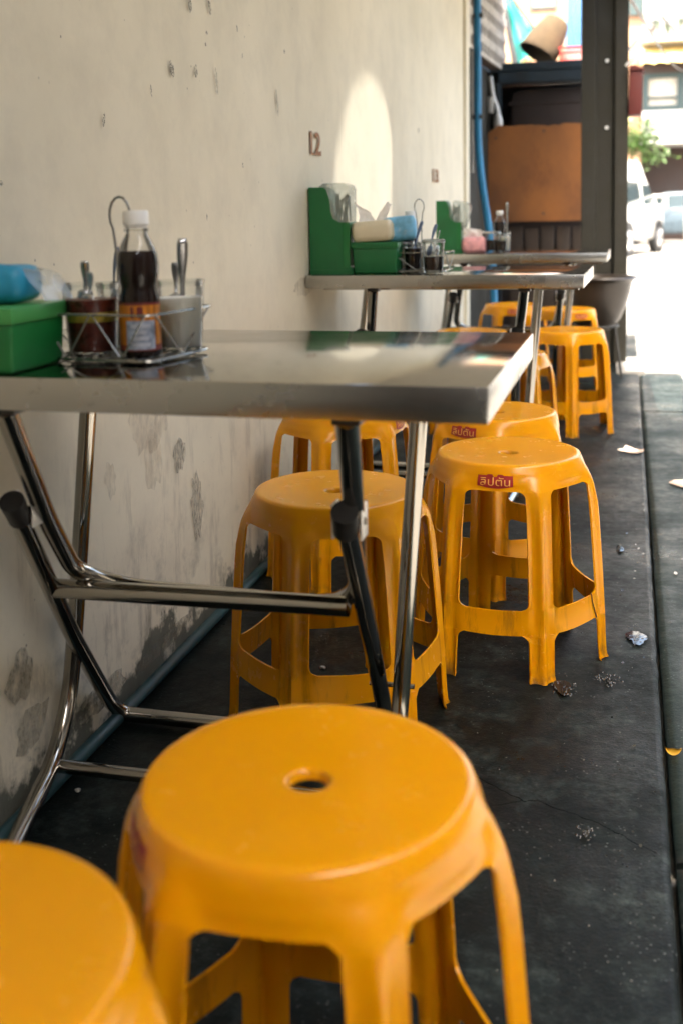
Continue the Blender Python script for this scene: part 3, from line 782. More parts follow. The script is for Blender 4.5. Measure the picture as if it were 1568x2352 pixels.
def jar(x, y, rad, h, fill, m, label, lid=None, taper=.86, layer=None, group='condiment jars in the wire racks'):
    o = root('condiment_jar', (x, y, TH+.004), label=label, cat='jar', group=group)
    g = MB(); rb = rad*taper
    g.lathe([(.0001, 0), (rb*.95, 0), (rb, .003), (rad*.98, h*.8), (rad, h*.93), (rad*1.03, h*.97), (rad*1.03, h), (rad*.97, h), (rad*.96, h*.92)], 32); g.build('glass_body', 'glass', o)
    rf = lambda z: (rb+(rad*.98-rb)*z/(h*.8))*.93
    f = MB(); f.lathe([(.0001, .009), (rf(.009), .009), (rf(fill*.5), fill*.5), (rf(fill), fill), (.0001, fill+.001)], 28); f.build('contents', m, o)
    if layer:
        q = MB(); z0, z1 = layer[1]; q.lathe([(.0001, z0), (rf(z0)*1.012, z0), (rf(z1)*1.012, z1), (.0001, z1)], 28); q.build('layer', layer[0], o)
    if lid:
        q = MB(); q.lathe([(.0001, h+.006), (rad*.9, h+.006), (rad*1.05, h+.002), (rad*1.07, h-.004), (rad*1.05, h-.004), (rad*1.0, h+.0005), (.0001, h+.002)], 32); q.build('lid', lid, o)
    return o
def bottle(x, y, s, label, z0=TH+.004):
    o = root('sauce_bottle', (x, y, z0), label=label, cat='bottle', group='small sauce bottles'); o.scale = (s, s, s)
    out = [(.0001, .002), (.020, .0), (.0255, .004), (.0262, .012), (.0262, .066), (.0262, .078), (.0235, .086), (.0228, .092), (.0246, .100), (.0264, .112), (.0264, .124), (.0248, .136), (.0195, .149), (.0145, .158), (.0132, .164), (.0132, .174)]
    b = MB(); b.lathe(out, 36); b.build('bottle_body', 'pet', o)
    l = MB(); l.lathe([(r*.965, z+.0015) for r, z in out[:12]]+[(.0238, .1365), (.0001, .1365)], 32); l.build('sauce', 'sauce', o)
    c = MB(); prof = [(.0001, .189), (.0145, .189), (.0160, .187), (.0164, .171), (.0140, .1705), (.0140, .167), (.0001, .167)]
    c.lathe(prof, 36); c.build('cap', 'white', o)
    r_ = MB(); r_.lathe([(.0133, .163), (.0152, .163), (.0152, .166), (.0133, .166)], 28); r_.build('neck_ring', 'pet', o)
    def band(z0, z1, a0, a1, off, m, nm, par):
        V = []; n = 18
        for i in range(n):
            a = R(a0+(a1-a0)*i/(n-1)); rr = .0262+off; V += [(rr*math.cos(a), rr*math.sin(a), z0), (rr*math.cos(a), rr*math.sin(a), z1)]
        return link(nm, raw_mesh(nm, V, grid_fs(n, 2), m), par)
    lb = band(.0125, .0735, -180, 180, .0003, 'lab_orange', 'label', o)
    band(.0145, .051, -106, -24, .0007, 'lab_blue', 'label_panel', lb)
    band(.0125, .020, -175, 175, .0005, 'lab_red', 'label_band', lb); band(.0705, .0737, -175, 175, .0005, 'lab_red', 'label_band', lb)
    band(.0545, .0685, -74, -58, .0008, 'lab_red', 'label_mark', lb); band(.0545, .0685, -92, -84, .0008, 'lab_red', 'label_mark', lb)
    band(.014, .052, -176, -140, .0008, 'lab_blue', 'label_panel', lb)
    for z, a_, b_ in ((.018, -90, -40), (.0265, -94, -44), (.034, -84, -50), (.042, -92, -38)): band(z, z+.0046, a_, b_, .0010, 'lab_pale', 'label_line', lb)
    return o
def wire_rack(x, y, rz, w, d, h, loop, label, bars=9, loop_y=.6, nv=2):
    o = root('condiment_rack', (x, y, TH), rz, label, 'rack', 'wire condiment racks'); rw = .00125
    cs = lambda z, e=0: [(-w-e, -e, z), (e, -e, z), (e, d+e, z), (-w-e, d+e, z)]
    def rounded(pts, c=.014):
        out = []; n = len(pts)
        for i in range(n):
            p = Vector(pts[i]); a = Vector(pts[i-1]); b = Vector(pts[(i+1) % n])
            p1 = p+(a-p).normalized()*c; p2 = p+(b-p).normalized()*c
            for k in range(5): t = k/4; out.append((1-t)**2*p1+2*t*(1-t)*p+t*t*p2)
        return out
    MB().tube(rounded(cs(.006)), .002, 8, closed=True).build('base_ring', 'wire', o)
    g = MB()
    for k in range(1, bars): xx = -w*k/bars; g.tube([(xx, -.003, .0075), (xx, d+.003, .0075)], .0011, 6)
    for k in range(1, 4): yy = d*k/4; g.tube([(-w-.002, yy, .0055), (.002, yy, .0055)], .0011, 6)
    g.build('base_grid', 'wire', o)
    MB().tube(rounded(cs(h, .004)), .0015, 8, closed=True).build('top_ring', 'wire', o)
    def vee(a, b, c): MB().tube([a, b, c], rw, 8, .006).build('strut', 'wire', o)
    for k in range(nv):
        x0 = -w*(k+.02)/nv; x1 = -w*(k+.98)/nv; xm = (x0+x1)/2
        vee((x0, -.004, h), (xm, -.001, .007), (x1, -.004, h)); vee((x0, d+.004, h), (xm, d+.001, .007), (x1, d+.004, h))
    vee((.004, .01, h), (.001, d/2, .007), (.004, d-.01, h)); vee((-w-.004, .01, h), (-w-.001, d/2, .007), (-w-.004, d-.01, h))
    lx, ly = -w*.60, d*loop_y; pts = []
    pts += [(lx-.007, ly, .006), (lx-.007, ly, loop-.075)]
    for k in range(13):
        a = R(225-k*22.5); pts.append((lx+.0155*math.cos(a)*1.0, ly, loop-.024+.024*math.sin(a)))
    pts += [(lx+.007, ly, loop-.075), (lx+.007, ly, .006)]
    MB().tube(pts, .0017, 8).build('loop_handle', 'wire', o)
    return o
def tissue_box(x0, x1, y0, y1, h, m, mlid, label, rz=0):
    o = root('tissue_box', ((x0+x1)/2, (y0+y1)/2, TH+.0005), rz, label, 'tissue box', 'green plastic tissue boxes'); w = (x1-x0)/2; d = (y1-y0)/2
    b = MB(); z0, z1 = 0, h-.016; e = .006
    bm = bmesh.new(); bmesh.ops.create_cube(bm, size=1)
    for v in bm.verts:
        k = 1 if v.co.z > 0 else .95
        v.co = Vector((v.co.x*2*w*k, v.co.y*2*d*k, z0+(v.co.z+.5)*(z1-z0)))
    bmesh.ops.bevel(bm, geom=bm.edges[:], offset=.005, segments=3, profile=.5, affect='EDGES'); bm.verts.index_update()
    b.add([v.co for v in bm.verts], [[v.index for v in f.verts] for f in bm.faces], True); bm.free(); b.build('box_body', m, o)
    l = MB(); l.box((-w-.003, -d-.003, z1-.004), (w+.003, d+.003, h), .004); li = l.build('lid', mlid, o)
    rb = MB()
    for k in range(12): xx = -w+.012+(2*w-.024)*k/11; rb.box((xx-.0022, -d-.0042, z1-.002), (xx+.0022, -d-.0025, h-.004))
    rb.build('lid_ribs', mlid, li)
    s = MB(); s.box((-w*.6, -d*.18, h+.0002), (w*.6, d*.18, h+.0012), .0005); s.build('slot', 'black', li); return o
def pillow(x, y, z, sx, sy, sz, m, name, label, cat, rz=0, extra=None, tilt=0):
    o = root(name, (x, y, z), rz, label, cat, rot=(0, tilt, rz)); V = []; nu, nv = 20, 16
    for i in range(nu):
        u = i/(nu-1)*2-1
        for j in range(nv):
            a = 2*math.pi*j/nv; pr = (1-abs(u)**10)**.4 if abs(u) < 1 else 0
            ca, sa = math.cos(a), math.sin(a); q = (abs(ca)**7+abs(sa)**7)**(-1/7)
            wr = 1+.03*noise_fn(Vector((u*4+x*9, a*2, z)))
            V.append((u*sx, ca*q*sy*(.80+.20*pr)*wr, sz+sa*q*sz*(.55+.45*pr)*wr))
    F = [(i*nv+j, (i+1)*nv+j, (i+1)*nv+(j+1) % nv, i*nv+(j+1) % nv) for i in range(nu-1) for j in range(nv)]+[tuple(range(nv)), tuple((nu-1)*nv+j for j in range(nv))[::-1]]
    link('wrapper', raw_mesh('wrapper', V, F, m), o); return o
def sheet(pts_a, pts_b, m, name, parent=None, n=10, amp=.003, **kw):
    """a thin curled sheet spanned between two polylines"""
    def samp(P, t):
        s = t*(len(P)-1); i = min(int(s), len(P)-2); f = s-i; return Vector(P[i])*(1-f)+Vector(P[i+1])*f
    V = []; k = 16
    for i in range(k):
        for j in range(n):
            a = samp(pts_a, i/(k-1)); b = samp(pts_b, i/(k-1)); p = a+(b-a)*j/(n-1)
            V.append(p+Vector([amp*noise_fn(p*60+Vector((q*9, 0, 0))) for q in range(3)]))
    return link(name, raw_mesh(name, V, grid_fs(k, n), m), parent, **kw)
# ---- nearest table
tissue_box(-.800, -.660, 1.130, 1.255, .078, 'green', 'lgreen', 'green tissue box with pale green lid at the nearest table\'s left edge', -.02)
pk = pillow(-.742, 1.195, TH+.0795, .070, .036, .023, 'cyan', 'tissue_pack', 'deep blue rounded tissue pack lying on the near green box', 'tissue pack', .1)
sheet([(-.700, 1.185, .850), (-.690, 1.18, .875), (-.672, 1.18, .870), (-.648, 1.185, .832)], [(-.70, 1.225, .85), (-.68, 1.25, .868), (-.66, 1.245, .862), (-.640, 1.24, .832)], 'film', 'plastic_flap', pk).parent = None
fl = bpy.data.objects['plastic_flap']; tag(fl, 'clear crinkled plastic wrapper flap beside the blue tissue pack', 'plastic wrapper')
rack1 = wire_rack(-.5305, 1.216, -.155, .158, .150, .062, .206, 'wire rack with a tall loop handle on the nearest table', 10, .62)
GJ = 'condiment jars in the wire racks'
jar(-.633, 1.277, .0362, .094, .074, 'vinegar', 'glass jar of red chili vinegar beside the near green box', None, .84, ('chopped', (.046, .058)))
jar(-.536, 1.330, .0330, .094, .072, 'sugar', 'glass jar of white sugar right of the near sauce bottle')
jar(-.628, 1.350, .0300, .090, .05, 'chili', 'jar of dark chili flakes behind the vinegar jar in the near rack')
bottle(-.561, 1.262, .97, 'brown fish sauce bottle with white cap and orange label on the nearest table')
spoon(-.646, 1.287, .835, .10, .3, .040, 'short spoon handle at left in the chili vinegar jar')
spoon(-.634, 1.270, .830, -.08, -.2, .032, 'shortest spoon handle in the middle of the chili vinegar jar')
spoon(-.630, 1.340, .828, -.14, 2.4, .064, 'blue plastic spoon standing behind the chili vinegar jar', 'bspoon', .0065)
spoon(-.603, 1.352, .832, .05, 0, .040, 'spoon handle right beside the tall wire loop', 'spoon', .005)
spoon(-.534, 1.338, .815, .06, .5, .086, 'broad dark spoon handle standing in the white sugar jar', 'spoon', .0070)
spoon(-.546, 1.345, .825, -.05, .2, .045, 'stub of a spoon handle just right of the sauce bottle', 'spoon', .005)
# ---- chopstick dispensers
def dispenser(x, y, s, label, open_=0):
    o = root('chopstick_dispenser', (x, y, TH+.0005), 0, label, 'chopstick dispenser', 'green chopstick dispensers'); o.scale = (s, s, s)
    prof = [(-.055, .0), (.062, .0), (.062, .018), (.058, .022), (.058, .150), (.030, .150), (.012, .160), (.004, .180), (.002, .215), (-.008, .245), (-.018, .252), (-.060, .252), (-.060, .02)]
    MB().prism(prof, -.052, .052).build('body', 'dgreen', o)
    MB().prism([(-.060, .0), (.066, .0), (.066, .013), (-.060, .013)], -.057, .057).build('base', 'dgreen', o)
    MB().box((.040, -.050, .020), (.060, -.0525, .148), .001).build('side_slot', 'green', o)
    lip = MB(); lip.box((.0585, -.030, .112), (.078, .030, .122), .002); lip.build('tray_lip', 'green', o)
    cp = [(.004, .150), (.057, .150), (.059, .245), (.054, .258), (.042, .263), (-.015, .263), (-.03, .254)]
    c = MB(); n = len(cp)
    if open_:
        mt = Matrix.Translation((-.01, 0, .19)) @ Matrix.Rotation(R(open_), 4, 'Y') @ Matrix.Translation((.01, 0, -.19))
        cp = [((mt @ Vector((a, 0, b))).x+.03, (mt @ Vector((a, 0, b))).z-.01) for a, b in cp]
    V = []; F = []
    for yy in (-.050, .050):
        V += [(a, yy, b) for a, b in cp]
    F = [(i, i+1, n+i+1, n+i) for i in range(n-1)]+[tuple(range(n)), tuple(range(2*n-1, n-1, -1))]
    c.add(V, F); c.build('clear_cover', 'clear', o)
    rnd = random.Random(5)
    for k in range(14):
        a = (.012+.034*rnd.random(), -.036+.072*rnd.random(), .153); b = (a[0]+rnd.uniform(-.012, .014), a[1]+rnd.uniform(-.01, .01), .215+rnd.random()*.02)
        MB().tube([a, b], .0026, 6).build('chopstick', 'bamboo', o)
    return o
dispenser(-.822, 3.335, 1.05, 'tall green chopstick dispenser with clear cover on the second table, against the wall')
dispenser(-.686, 4.985, .94, 'smaller bright green chopstick dispenser with tilted cover on the farthest table', 14)
# ---- second table
tissue_box(-.752, -.612, 3.285, 3.385, .096, 'dgreen', 'dgreen', 'dark green tissue box on the second table, under the cream pack', -.03)
p2 = pillow(-.690, 3.325, TH+.097, .062, .042, .032, 'cream', 'tissue_pack', 'cream tissue pack with tissue ears on the second table\'s green box', 'tissue pack', -.03, tilt=-.06)
sheet([(-.735, 3.31, .905), (-.738, 3.305, .945), (-.748, 3.30, .975)], [(-.69, 3.33, .905), (-.702, 3.325, .935), (-.728, 3.31, .955)], 'paper', 'tissue', p2, amp=.006)
sheet([(-.69, 3.33, .905), (-.672, 3.33, .940), (-.650, 3.33, .968)], [(-.66, 3.33, .905), (-.648, 3.33, .935), (-.640, 3.34, .958)], 'paper', 'tissue', p2, amp=.006)
for ch in ALL():
    if ch.name.startswith('tissue') and ch.parent == p2: ch.matrix_parent_inverse = (Matrix.Translation(p2.location) @ Euler(p2.rotation_euler).to_matrix().to_4x4()).inverted()
p3 = pillow(-.617, 3.37, TH+.097, .052, .042, .038, 'blue', 'tissue_pack', 'sky blue printed tissue pack leaning behind the cream pack', 'tissue pack', .12, tilt=-.08)
wire_rack(-.475, 3.31, -.05, .165, .16, .062, .225, 'wire rack with loop handle on the second table', 7, .7, 1)
jar(-.611, 3.39, .031, .088, .072, 'sugar', 'cream sugar jar beside the dark green box on the second table', 'spoon')
jar(-.575, 3.345, .028, .085, .070, 'sauce', 'narrow dark sauce jar in the middle of the second table\'s rack')
jar(-.499, 3.258, .0335, .094, .048, 'sauce', 'half full jar of near black sauce at the second table rack\'s front right', 'clear')
jar(-.545, 3.42, .030, .088, .060, 'sugar', 'pale jar at the back of the second table\'s rack')
spoon(-.572, 3.36, .825, .30, .9, .085, 'dark spoon leaning inside the second table\'s wire loop', 'bspoon', .007)
spoon(-.508, 3.262, .83, .28, .9, .070, 'dark spoon leaning right from the half full sauce jar', 'bspoon', .007)
spoon(-.487, 3.265, .83, .22, 1.2, .050, 'thin bright spoon at the right rim of the half full sauce jar', 'spoon', .003)
wire_loop_tag = root('bottle_cap', (-.60, 3.43, TH+.19), 0, None)
bpy.data.objects.remove(wire_loop_tag)
bottle(-.600, 3.44, .98, 'small pale capped bottle behind the second table\'s sugar jar')
# ---- farthest table
p4 = pillow(-.572, 4.97, TH+.001, .052, .045, .036, 'pink', 'tissue_pack', 'pink tissue pack with a white tissue tuft on the farthest table', 'tissue pack')
sheet([(-.615, 4.96, .815), (-.612, 4.95, .845), (-.622, 4.95, .868)], [(-.535, 4.98, .815), (-.540, 4.98, .838), (-.525, 4.98, .850)], 'paper', 'tissue', p4, amp=.012)
for ch in ALL():
    if ch.parent == p4 and ch.name.startswith('tissue'): ch.matrix_parent_inverse = Matrix.Translation(p4.location).inverted()
jar(-.492, 4.96, .034, .088, .055, 'sauce', 'dark sauce jar beside the pink pack on the farthest table', 'spoon')
jar(-.440, 4.99, .026, .090, .070, 'sugar', 'pale jar at the right end of the farthest table\'s condiments')
jar(-.452, 4.94, .028, .085, .050, 'sauce', 'low dark jar in front of the capped bottle on the farthest table')
bottle(-.467, 5.03, .98, 'sauce bottle with white cap on the farthest table')
spoon(-.430, 4.99, .83, .03, 0, .145, 'long spoon standing upright at the right of the farthest table\'s jars', 'spoon', .007)

# ================================================================== SMALL THINGS ON THE FLOOR
def puddle(x, y, rx, ry, seed, label, drops=14, m='puddle', main=1.0):
    rnd = random.Random(seed); V = []; F = []
    def blob(cx, cy, ax, ay, n):
        b = len(V); V.append((cx, cy, 0)); off = rnd.random()*50
        for k in range(n):
            a = 2*math.pi*k/n; c, s = math.cos(a), math.sin(a)
            q = 1+.55*noise_fn(Vector((c*.9+off, s*.9, 0)))+.16*noise_fn(Vector((c*3+off, s*3, 7)))
            V.append((cx+ax*q*c, cy+ay*q*s, 0))
        for k in range(n): F.append((b, b+1+k, b+1+(k+1) % n))
    if main: blob(0, 0, rx*main, ry*main, 44)
    for k in range(drops):            # beads of water standing on the concrete
        a = rnd.random()*6.28; d = rnd.uniform(.1, 1.25); s = rnd.uniform(.0008, .0026); cx = rx*d*math.cos(a); cy = ry*d*math.sin(a); b = len(V); e = rnd.uniform(.8, 1.8)
        for q, zz in ((1, 0), (.8, .35), (.4, .55)):
            for j in range(8): g = 2*math.pi*j/8; V.append((cx+s*q*math.cos(g), cy+s*e*q*math.sin(g), .0003+zz*s))
        V.append((cx, cy, .0003+.6*s))
        for r_ in range(2):
            for j in range(8): F.append((b+r_*8+j, b+r_*8+(j+1) % 8, b+r_*8+8+(j+1) % 8, b+r_*8+8+j))
        for j in range(8): F.append((b+16+j, b+16+(j+1) % 8, b+24))
    o = link('puddle', raw_mesh('puddle', V, F, m), loc=(x, y, .0050)); tag(o, label, 'puddle', 'small wet spots on the dark floor')
puddle(.078, 2.360, .020, .036, 1, 'bright wet spot near the joint, level with the badged stool\'s right foot')
puddle(.017, 2.128, .024, .030, 2, 'pale glinting wet spot between the dark spill and the joint', 46, 'puddle', .35)
puddle(-.070, 2.074, .024, .055, 3, 'dark spill just in front of the badged stool\'s foot', 34, 'puddle', .62)
puddle(-.016, 1.566, .013, .020, 4, 'smallest wet spot, alone on the floor right of the largest stool', 20, 'puddle', .4)
puddle(.050, 3.02, .010, .03, 5, 'thin wet glint on the floor right of the badged stool')
V = []; n = 14
for i in range(n):
    a = R(200+i*130/(n-1)); w = .0065*math.sin(math.pi*(i+.6)/(n+.2))
    for q in (-1, 0, 1): V.append(((.015+q*w*.4)*math.cos(a), .004*(1-abs(q)), .0145+(.012+q*w)*math.sin(a)))
tag(link('peel_scrap', raw_mesh('peel_scrap', V, grid_fs(n, 3), 'peel'), loc=(.127, 1.862, -.004), rz=.1), 'curved yellow peel scrap on the slab right of the joint', 'peel scrap')
rnd = random.Random(3)
for i, (x, y, s, lab) in enumerate([(-.8255, 1.5285, .005, 'pale pebble on the dark floor by the foot of the wall'), (-.554, 2.082, .006, 'pale pebble under the stool behind the crossed table legs'), (-.03, .98, .004, 'tiny pale pebble on the floor right of the largest stool'), (.07, 1.13, .004, 'pale crumb near the joint at the lower right')]):
    bm = bmesh.new(); bmesh.ops.create_icosphere(bm, subdivisions=2, radius=s)
    for v in bm.verts: v.co *= 1+.3*noise_fn(v.co*300+Vector((i*7, 0, 0))); v.co.z *= .6
    me = bpy.data.meshes.new('pebble'); bm.to_mesh(me); bm.free(); me.materials.append(M['sunslab'])
    tag(link('pebble', me, loc=(x, y, .004)), lab, 'pebble', 'pebbles on the floor')
def grit():
    rnd = random.Random(9); m = MB()
    for k in range(420):
        y = rnd.uniform(.5, 5.5)
        x = kerb(y)+rnd.gauss(-.05, .16) if rnd.random() < .6 else rnd.uniform(-.8, .6)
        if x > kerb(y)-.015 and x < kerb(y)+.02: continue
        s = rnd.uniform(.0005, .0014); z = .003 if x < kerb(y) else -.003
        m.add([(x-s, y-s, z), (x+s, y-s*.6, z), (x+s*.4, y+s, z), (x-s*.7, y+s*.8, z), (x, y, z+s*1.1)], [(0, 1, 4), (1, 2, 4), (2, 3, 4), (3, 0, 4)])
    m.build('grit', 'sunslab', None, kind='stuff')
grit()

def drops():
    rnd = random.Random(21); V = []; F = []
    for k in range(75):
        y = rnd.uniform(1.5, 4.6); x = kerb(y)-.012-abs(rnd.gauss(0, .07)) if rnd.random() < .75 else kerb(y)+.02+abs(rnd.gauss(0, .08))
        s = rnd.uniform(.0008, .0030)*(1.5 if rnd.random() < .12 else 1); b = len(V); n = 9; z = .0048 if x < kerb(y) else -.0005
        V.append((x, y, z)); e = rnd.uniform(1, 2.4)
        for j in range(n):
            a = 2*math.pi*j/n; q = rnd.uniform(.6, 1.3); V.append((x+s*q*math.cos(a), y+s*e*q*math.sin(a), z))
        for j in range(n): F.append((b, b+1+j, b+1+(j+1) % n))
    link('water_drops', raw_mesh('water_drops', V, F, 'puddle'), kind='stuff')
drops()

# two pale pinkish patches lying flat on the floor
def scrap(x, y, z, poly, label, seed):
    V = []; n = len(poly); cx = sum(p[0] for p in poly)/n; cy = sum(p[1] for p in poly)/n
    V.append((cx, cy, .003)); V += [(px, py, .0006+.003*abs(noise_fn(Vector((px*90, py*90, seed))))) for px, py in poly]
    tag(link('pale_patch', raw_mesh('pale_patch', V, [(0, 1+i, 1+(i+1) % n) for i in range(n)], 'scrap', False), loc=(x, y, z)), label, 'paper scrap', 'pale patches on the floor')
M['scrap'] = simple('pale_pink', (.50, .38, .30), .85, var=.15, scale=60)
scrap(.10, 4.32, .0045, [(-.022, -.03), (.0, -.055), (.035, -.06), (.062, .0), (.02, .02), (-.012, .09), (-.018, .02), (-.045, .0)], 'pale pinkish flat patch on the floor beside the joint, level with the second table', 3)
scrap(.262, 3.82, .0, [(-.04, .0), (.01, -.07), (.06, -.02), (.05, .05), (-.02, .04)], 'pale flat patch at the right edge, on the slab beyond the joint', 8)

# ================================================================== PILLAR, BOWL, STALL
def pillar():
    o = root('concrete_pillar', (-.003, 6.93, -.03), R(3), 'dark grooved concrete pillar rising behind the farthest table', 'pillar', rot=(0, R(-.5), R(3)))
    poly = [(-.135, -.07), (-.060, -.07), (-.045, -.035), (.045, -.035), (.060, -.07), (.135, -.07), (.135, .07), (.060, .07), (.045, .04), (-.045, .04), (-.060, .07), (-.135, .07)]
    MB().prism(poly, 0, 2.66, 'z').build('shaft', 'concrete', o)
    for x, z in ((.012, 1.845), (.012, 1.455)):
        MB().lathe([(.0001, 0), (.011, 0), (.011, .004), (.0001, .004)], 14, mat=Matrix.Translation((x, -.0395, z)) @ Matrix.Rotation(R(90), 4, 'X')).build('light_hole', 'alu', o)  # pale discs stand in for daylight showing through holes in the shaft
    MB().box((-.06, -.045, 2.40), (.03, -.036, 2.46)).build('paper_notice', 'paper', o)
pillar()
def red_box():
    o = root('red_box', (.158, 6.90, 1.49), 0, 'dark red box with a small pitched lid fixed beside the pillar', 'box')
    MB().box((-.034, -.06, 0), (.040, .10, .255), .003).build('box_body', 'darkred', o)
    MB().prism([(-.034, .257), (.040, .257), (.052, .250), (.052, .258), (.0, .285), (-.034, .285)], -.07, .11).build('lid', 'darkred', o)
red_box()
for i, (a, b, lab) in enumerate([((.10, 6.9, 1.852), (.192, 6.9, 1.945), 'upper slanting pale metal tube sticking out beside the pillar'), ((.10, 6.88, 1.776), (.206, 6.88, 1.868), 'lower slanting pale metal tube sticking out just above the red box')]):
    o = root('metal_tube', a, label=lab, cat='tube', group='slanting metal tubes at the pillar')
    d = Vector(b)-Vector(a)
    MB().box((0, -.015, -.010), (d.length, .015, .010), .002, Matrix.Rotation(-math.atan2(d.z, d.x), 4, 'Y')).build('tube_body', 'alu', o)
def bowl():
    o = root('clay_bowl', (-.045, 6.36, .0), 0, 'wide dark brown glazed bowl on a thin iron stand in front of the pillar', 'bowl')
    out = [(.0001, .265), (.07, .265), (.095, .275), (.135, .33), (.168, .41), (.186, .48), (.196, .53), (.205, .545), (.222, .552), (.228, .558), (.222, .565), (.205, .563), (.190, .54), (.175, .47), (.15, .39), (.10, .30), (.0001, .285)]
    MB().lathe(out, 48).build('bowl_body', 'bowl', o)
    s = root('iron_stand', (-.045, 6.36, .0), 0, 'thin three legged iron stand carrying the dark clay bowl', 'stand')
    MB().tube([(.12*math.cos(2*math.pi*k/24), .12*math.sin(2*math.pi*k/24), .285) for k in range(24)], .007, 8, closed=True).build('top_ring', 'rack', s)
    for k in range(3):
        a = R(-35+120*k); MB().tube([(.123*math.cos(a), .123*math.sin(a), .29), (.175*math.cos(a), .175*math.sin(a), 0)], .008, 8).build('leg', 'rack', s)
bowl()
def stall():
    o = root('storage_stall', (0, 0, 0), 0, 'dark navy topped storage stall closing off the end of the passage', 'stall')
    MB().box((-.95, 8.52, 1.985), (.02, 9.6, 2.045), .006).build('roof', 'navy', o)
    MB().box((-.80, 8.53, 1.90), (.02, 8.57, 1.98), .004).build('front_beam', 'navy', o)
    for x in (-.80, -.02): MB().box((x-.018, 8.54, 0), (x+.018, 8.575, 1.90), .003).build('post', 'navy', o)
    MB().box((-.745, 8.62, .95), (.02, 9.4, 1.885), .13).build('dark_tank', 'cabinet', o)
    for z in (1.32, 1.55, 1.74): MB().box((-.735, 8.612, z), (.01, 8.622, z+.022), .003).build('tank_rib', 'cabinet', o)
    MB().box((-.95, 9.5, -.03), (.02, 9.6, 1.98)).build('back_panel', 'cabinet', o)
    MB().tube([(-.86, 8.5, 1.95), (-.84, 8.5, 1.80), (-.80, 8.5, 1.70), (-.80, 8.5, 1.55)], .016, 10, .06).build('pipe_elbow', 'alu', o)
    MB().box((-.875, 8.47, 1.68), (-.835, 8.52, 1.80), .008).build('meter_box', 'alu', o)
    bd = root('rusted_board', (0, 0, 0), .0, 'large rust orange board with ragged top edge beside the pillar', 'board')
    top = []; n = 40
    for i in range(n+1):
        x = -.855+.80*i/n; z = 1.565+.022*noise_fn(Vector((x*6, 2, 0)))+.010*noise_fn(Vector((x*25, 5, 0)))
        if i < 4: z -= .045*(1-i/4)**1.3
        top.append((x, z))
    poly = [(-.855, .865)]+top+[(-.055, .865)]
    MB().prism(poly, 8.30, 8.325).build('board_sheet', 'board', bd)
    pf = root('plank_fence', (0, 0, 0), 0, 'row of dark upright planks under the rust orange board', 'fence')
    rnd = random.Random(2); x = -.70
    me = None
    for k in range(7):
        w = .094; h = .85+rnd.uniform(-.01, .012)
        q = MB(); q.box((0, 0, 0), (w, .022, h), .003); q.build('plank', 'plank', pf, loc=(x, 8.34+rnd.uniform(-.006, .006), -.03)); x += w+.022
    for z in (.25, .62): MB().box((-.72, 8.375, z), (.12, 8.40, z+.07), .002).build('rail', 'plank', pf)
stall()
def basket():
    o = root('woven_basket', (-.53, 8.95, 2.17), 0, 'brown woven basket tipped on its side on top of the stall', 'basket', rot=Euler((R(-14), R(31), 0)))
    prof = [(.150, -.02), (.155, .0), (.152, .03), (.146, .08), (.130, .16), (.112, .23), (.100, .275), (.086, .29), (.0001, .292)]
    MB().lathe(prof+[(.0001, .282), (.085, .280), (.100, .23), (.120, .155), (.137, .08), (.146, .0), (.150, -.02)], 40).build('weave', 'basket', o)
    MB().tube([(.153*math.cos(2*math.pi*k/30), .153*math.sin(2*math.pi*k/30), -.01) for k in range(30)], .009, 8, closed=True).build('rim', 'basket', o)
    c = root('red_crate', (-.21, 8.85, 2.047), 0, 'slatted red plastic crate on the stall roof behind the basket', 'crate'); w, d, h = .15, .12, .125
    f = MB(); f.box((-w, -d, 0), (w, d, .01)); f.box((-w-.006, -d-.006, h-.018), (w+.006, -d+.004, h)); f.box((-w-.006, d-.004, h-.018), (w+.006, d+.006, h)); f.box((-w-.006, -d+.004, h-.018), (-w+.004, d-.004, h)); f.box((w-.004, -d+.004, h-.018), (w+.006, d-.004, h)); f.build('frame', 'crate', c)
    bar = MB().box((0, -.004, .0105), (.008, 0, h-.0185)).mesh('slat', 'crate')
    for k in range(15): link('slat', bar, c, loc=(-w+.004+k*(2*w-.016)/14, -d+.003, 0)); link('slat', bar, c, loc=(-w+.004+k*(2*w-.016)/14, d, 0))
    side = MB().box((0, -d, .0105), (.004, d, h-.0185)).mesh('side_panel', 'crate')
    link('side_panel', side, c, loc=(-w, 0, 0)); link('side_panel', side, c, loc=(w-.004, 0, 0))
basket()
def tarp():
    V = []; nu, nv = 26, 14; A, B, C_ = Vector((-.98, 10.5, 3.02)), Vector((-.60, 10.5, 2.48)), Vector((-.82, 10.4, 2.24))
    for i in range(nu):
        u = i/(nu-1)
        for j in range(nv):
            t = j/(nv-1); p = A.lerp(C_, u).lerp(A.lerp(B, u), t)
            p = p+Vector((0, .10*math.sin(t*7+u*2)*u+.03*math.sin(u*14), .012*math.sin(t*9)*u)); V.append(p)
    o = link('turquoise_tarp', raw_mesh('turquoise_tarp', V, grid_fs(nu, nv), 'tarp')); tag(o, 'turquoise tarpaulin hanging in folds at the top above the stall', 'tarpaulin')
    r_ = MB().tube([A+Vector((.01, 0, .01)), B+Vector((.01, 0, .01))], .012, 8).build('hem_rope', 'rack', None); r_.parent = o
tarp()

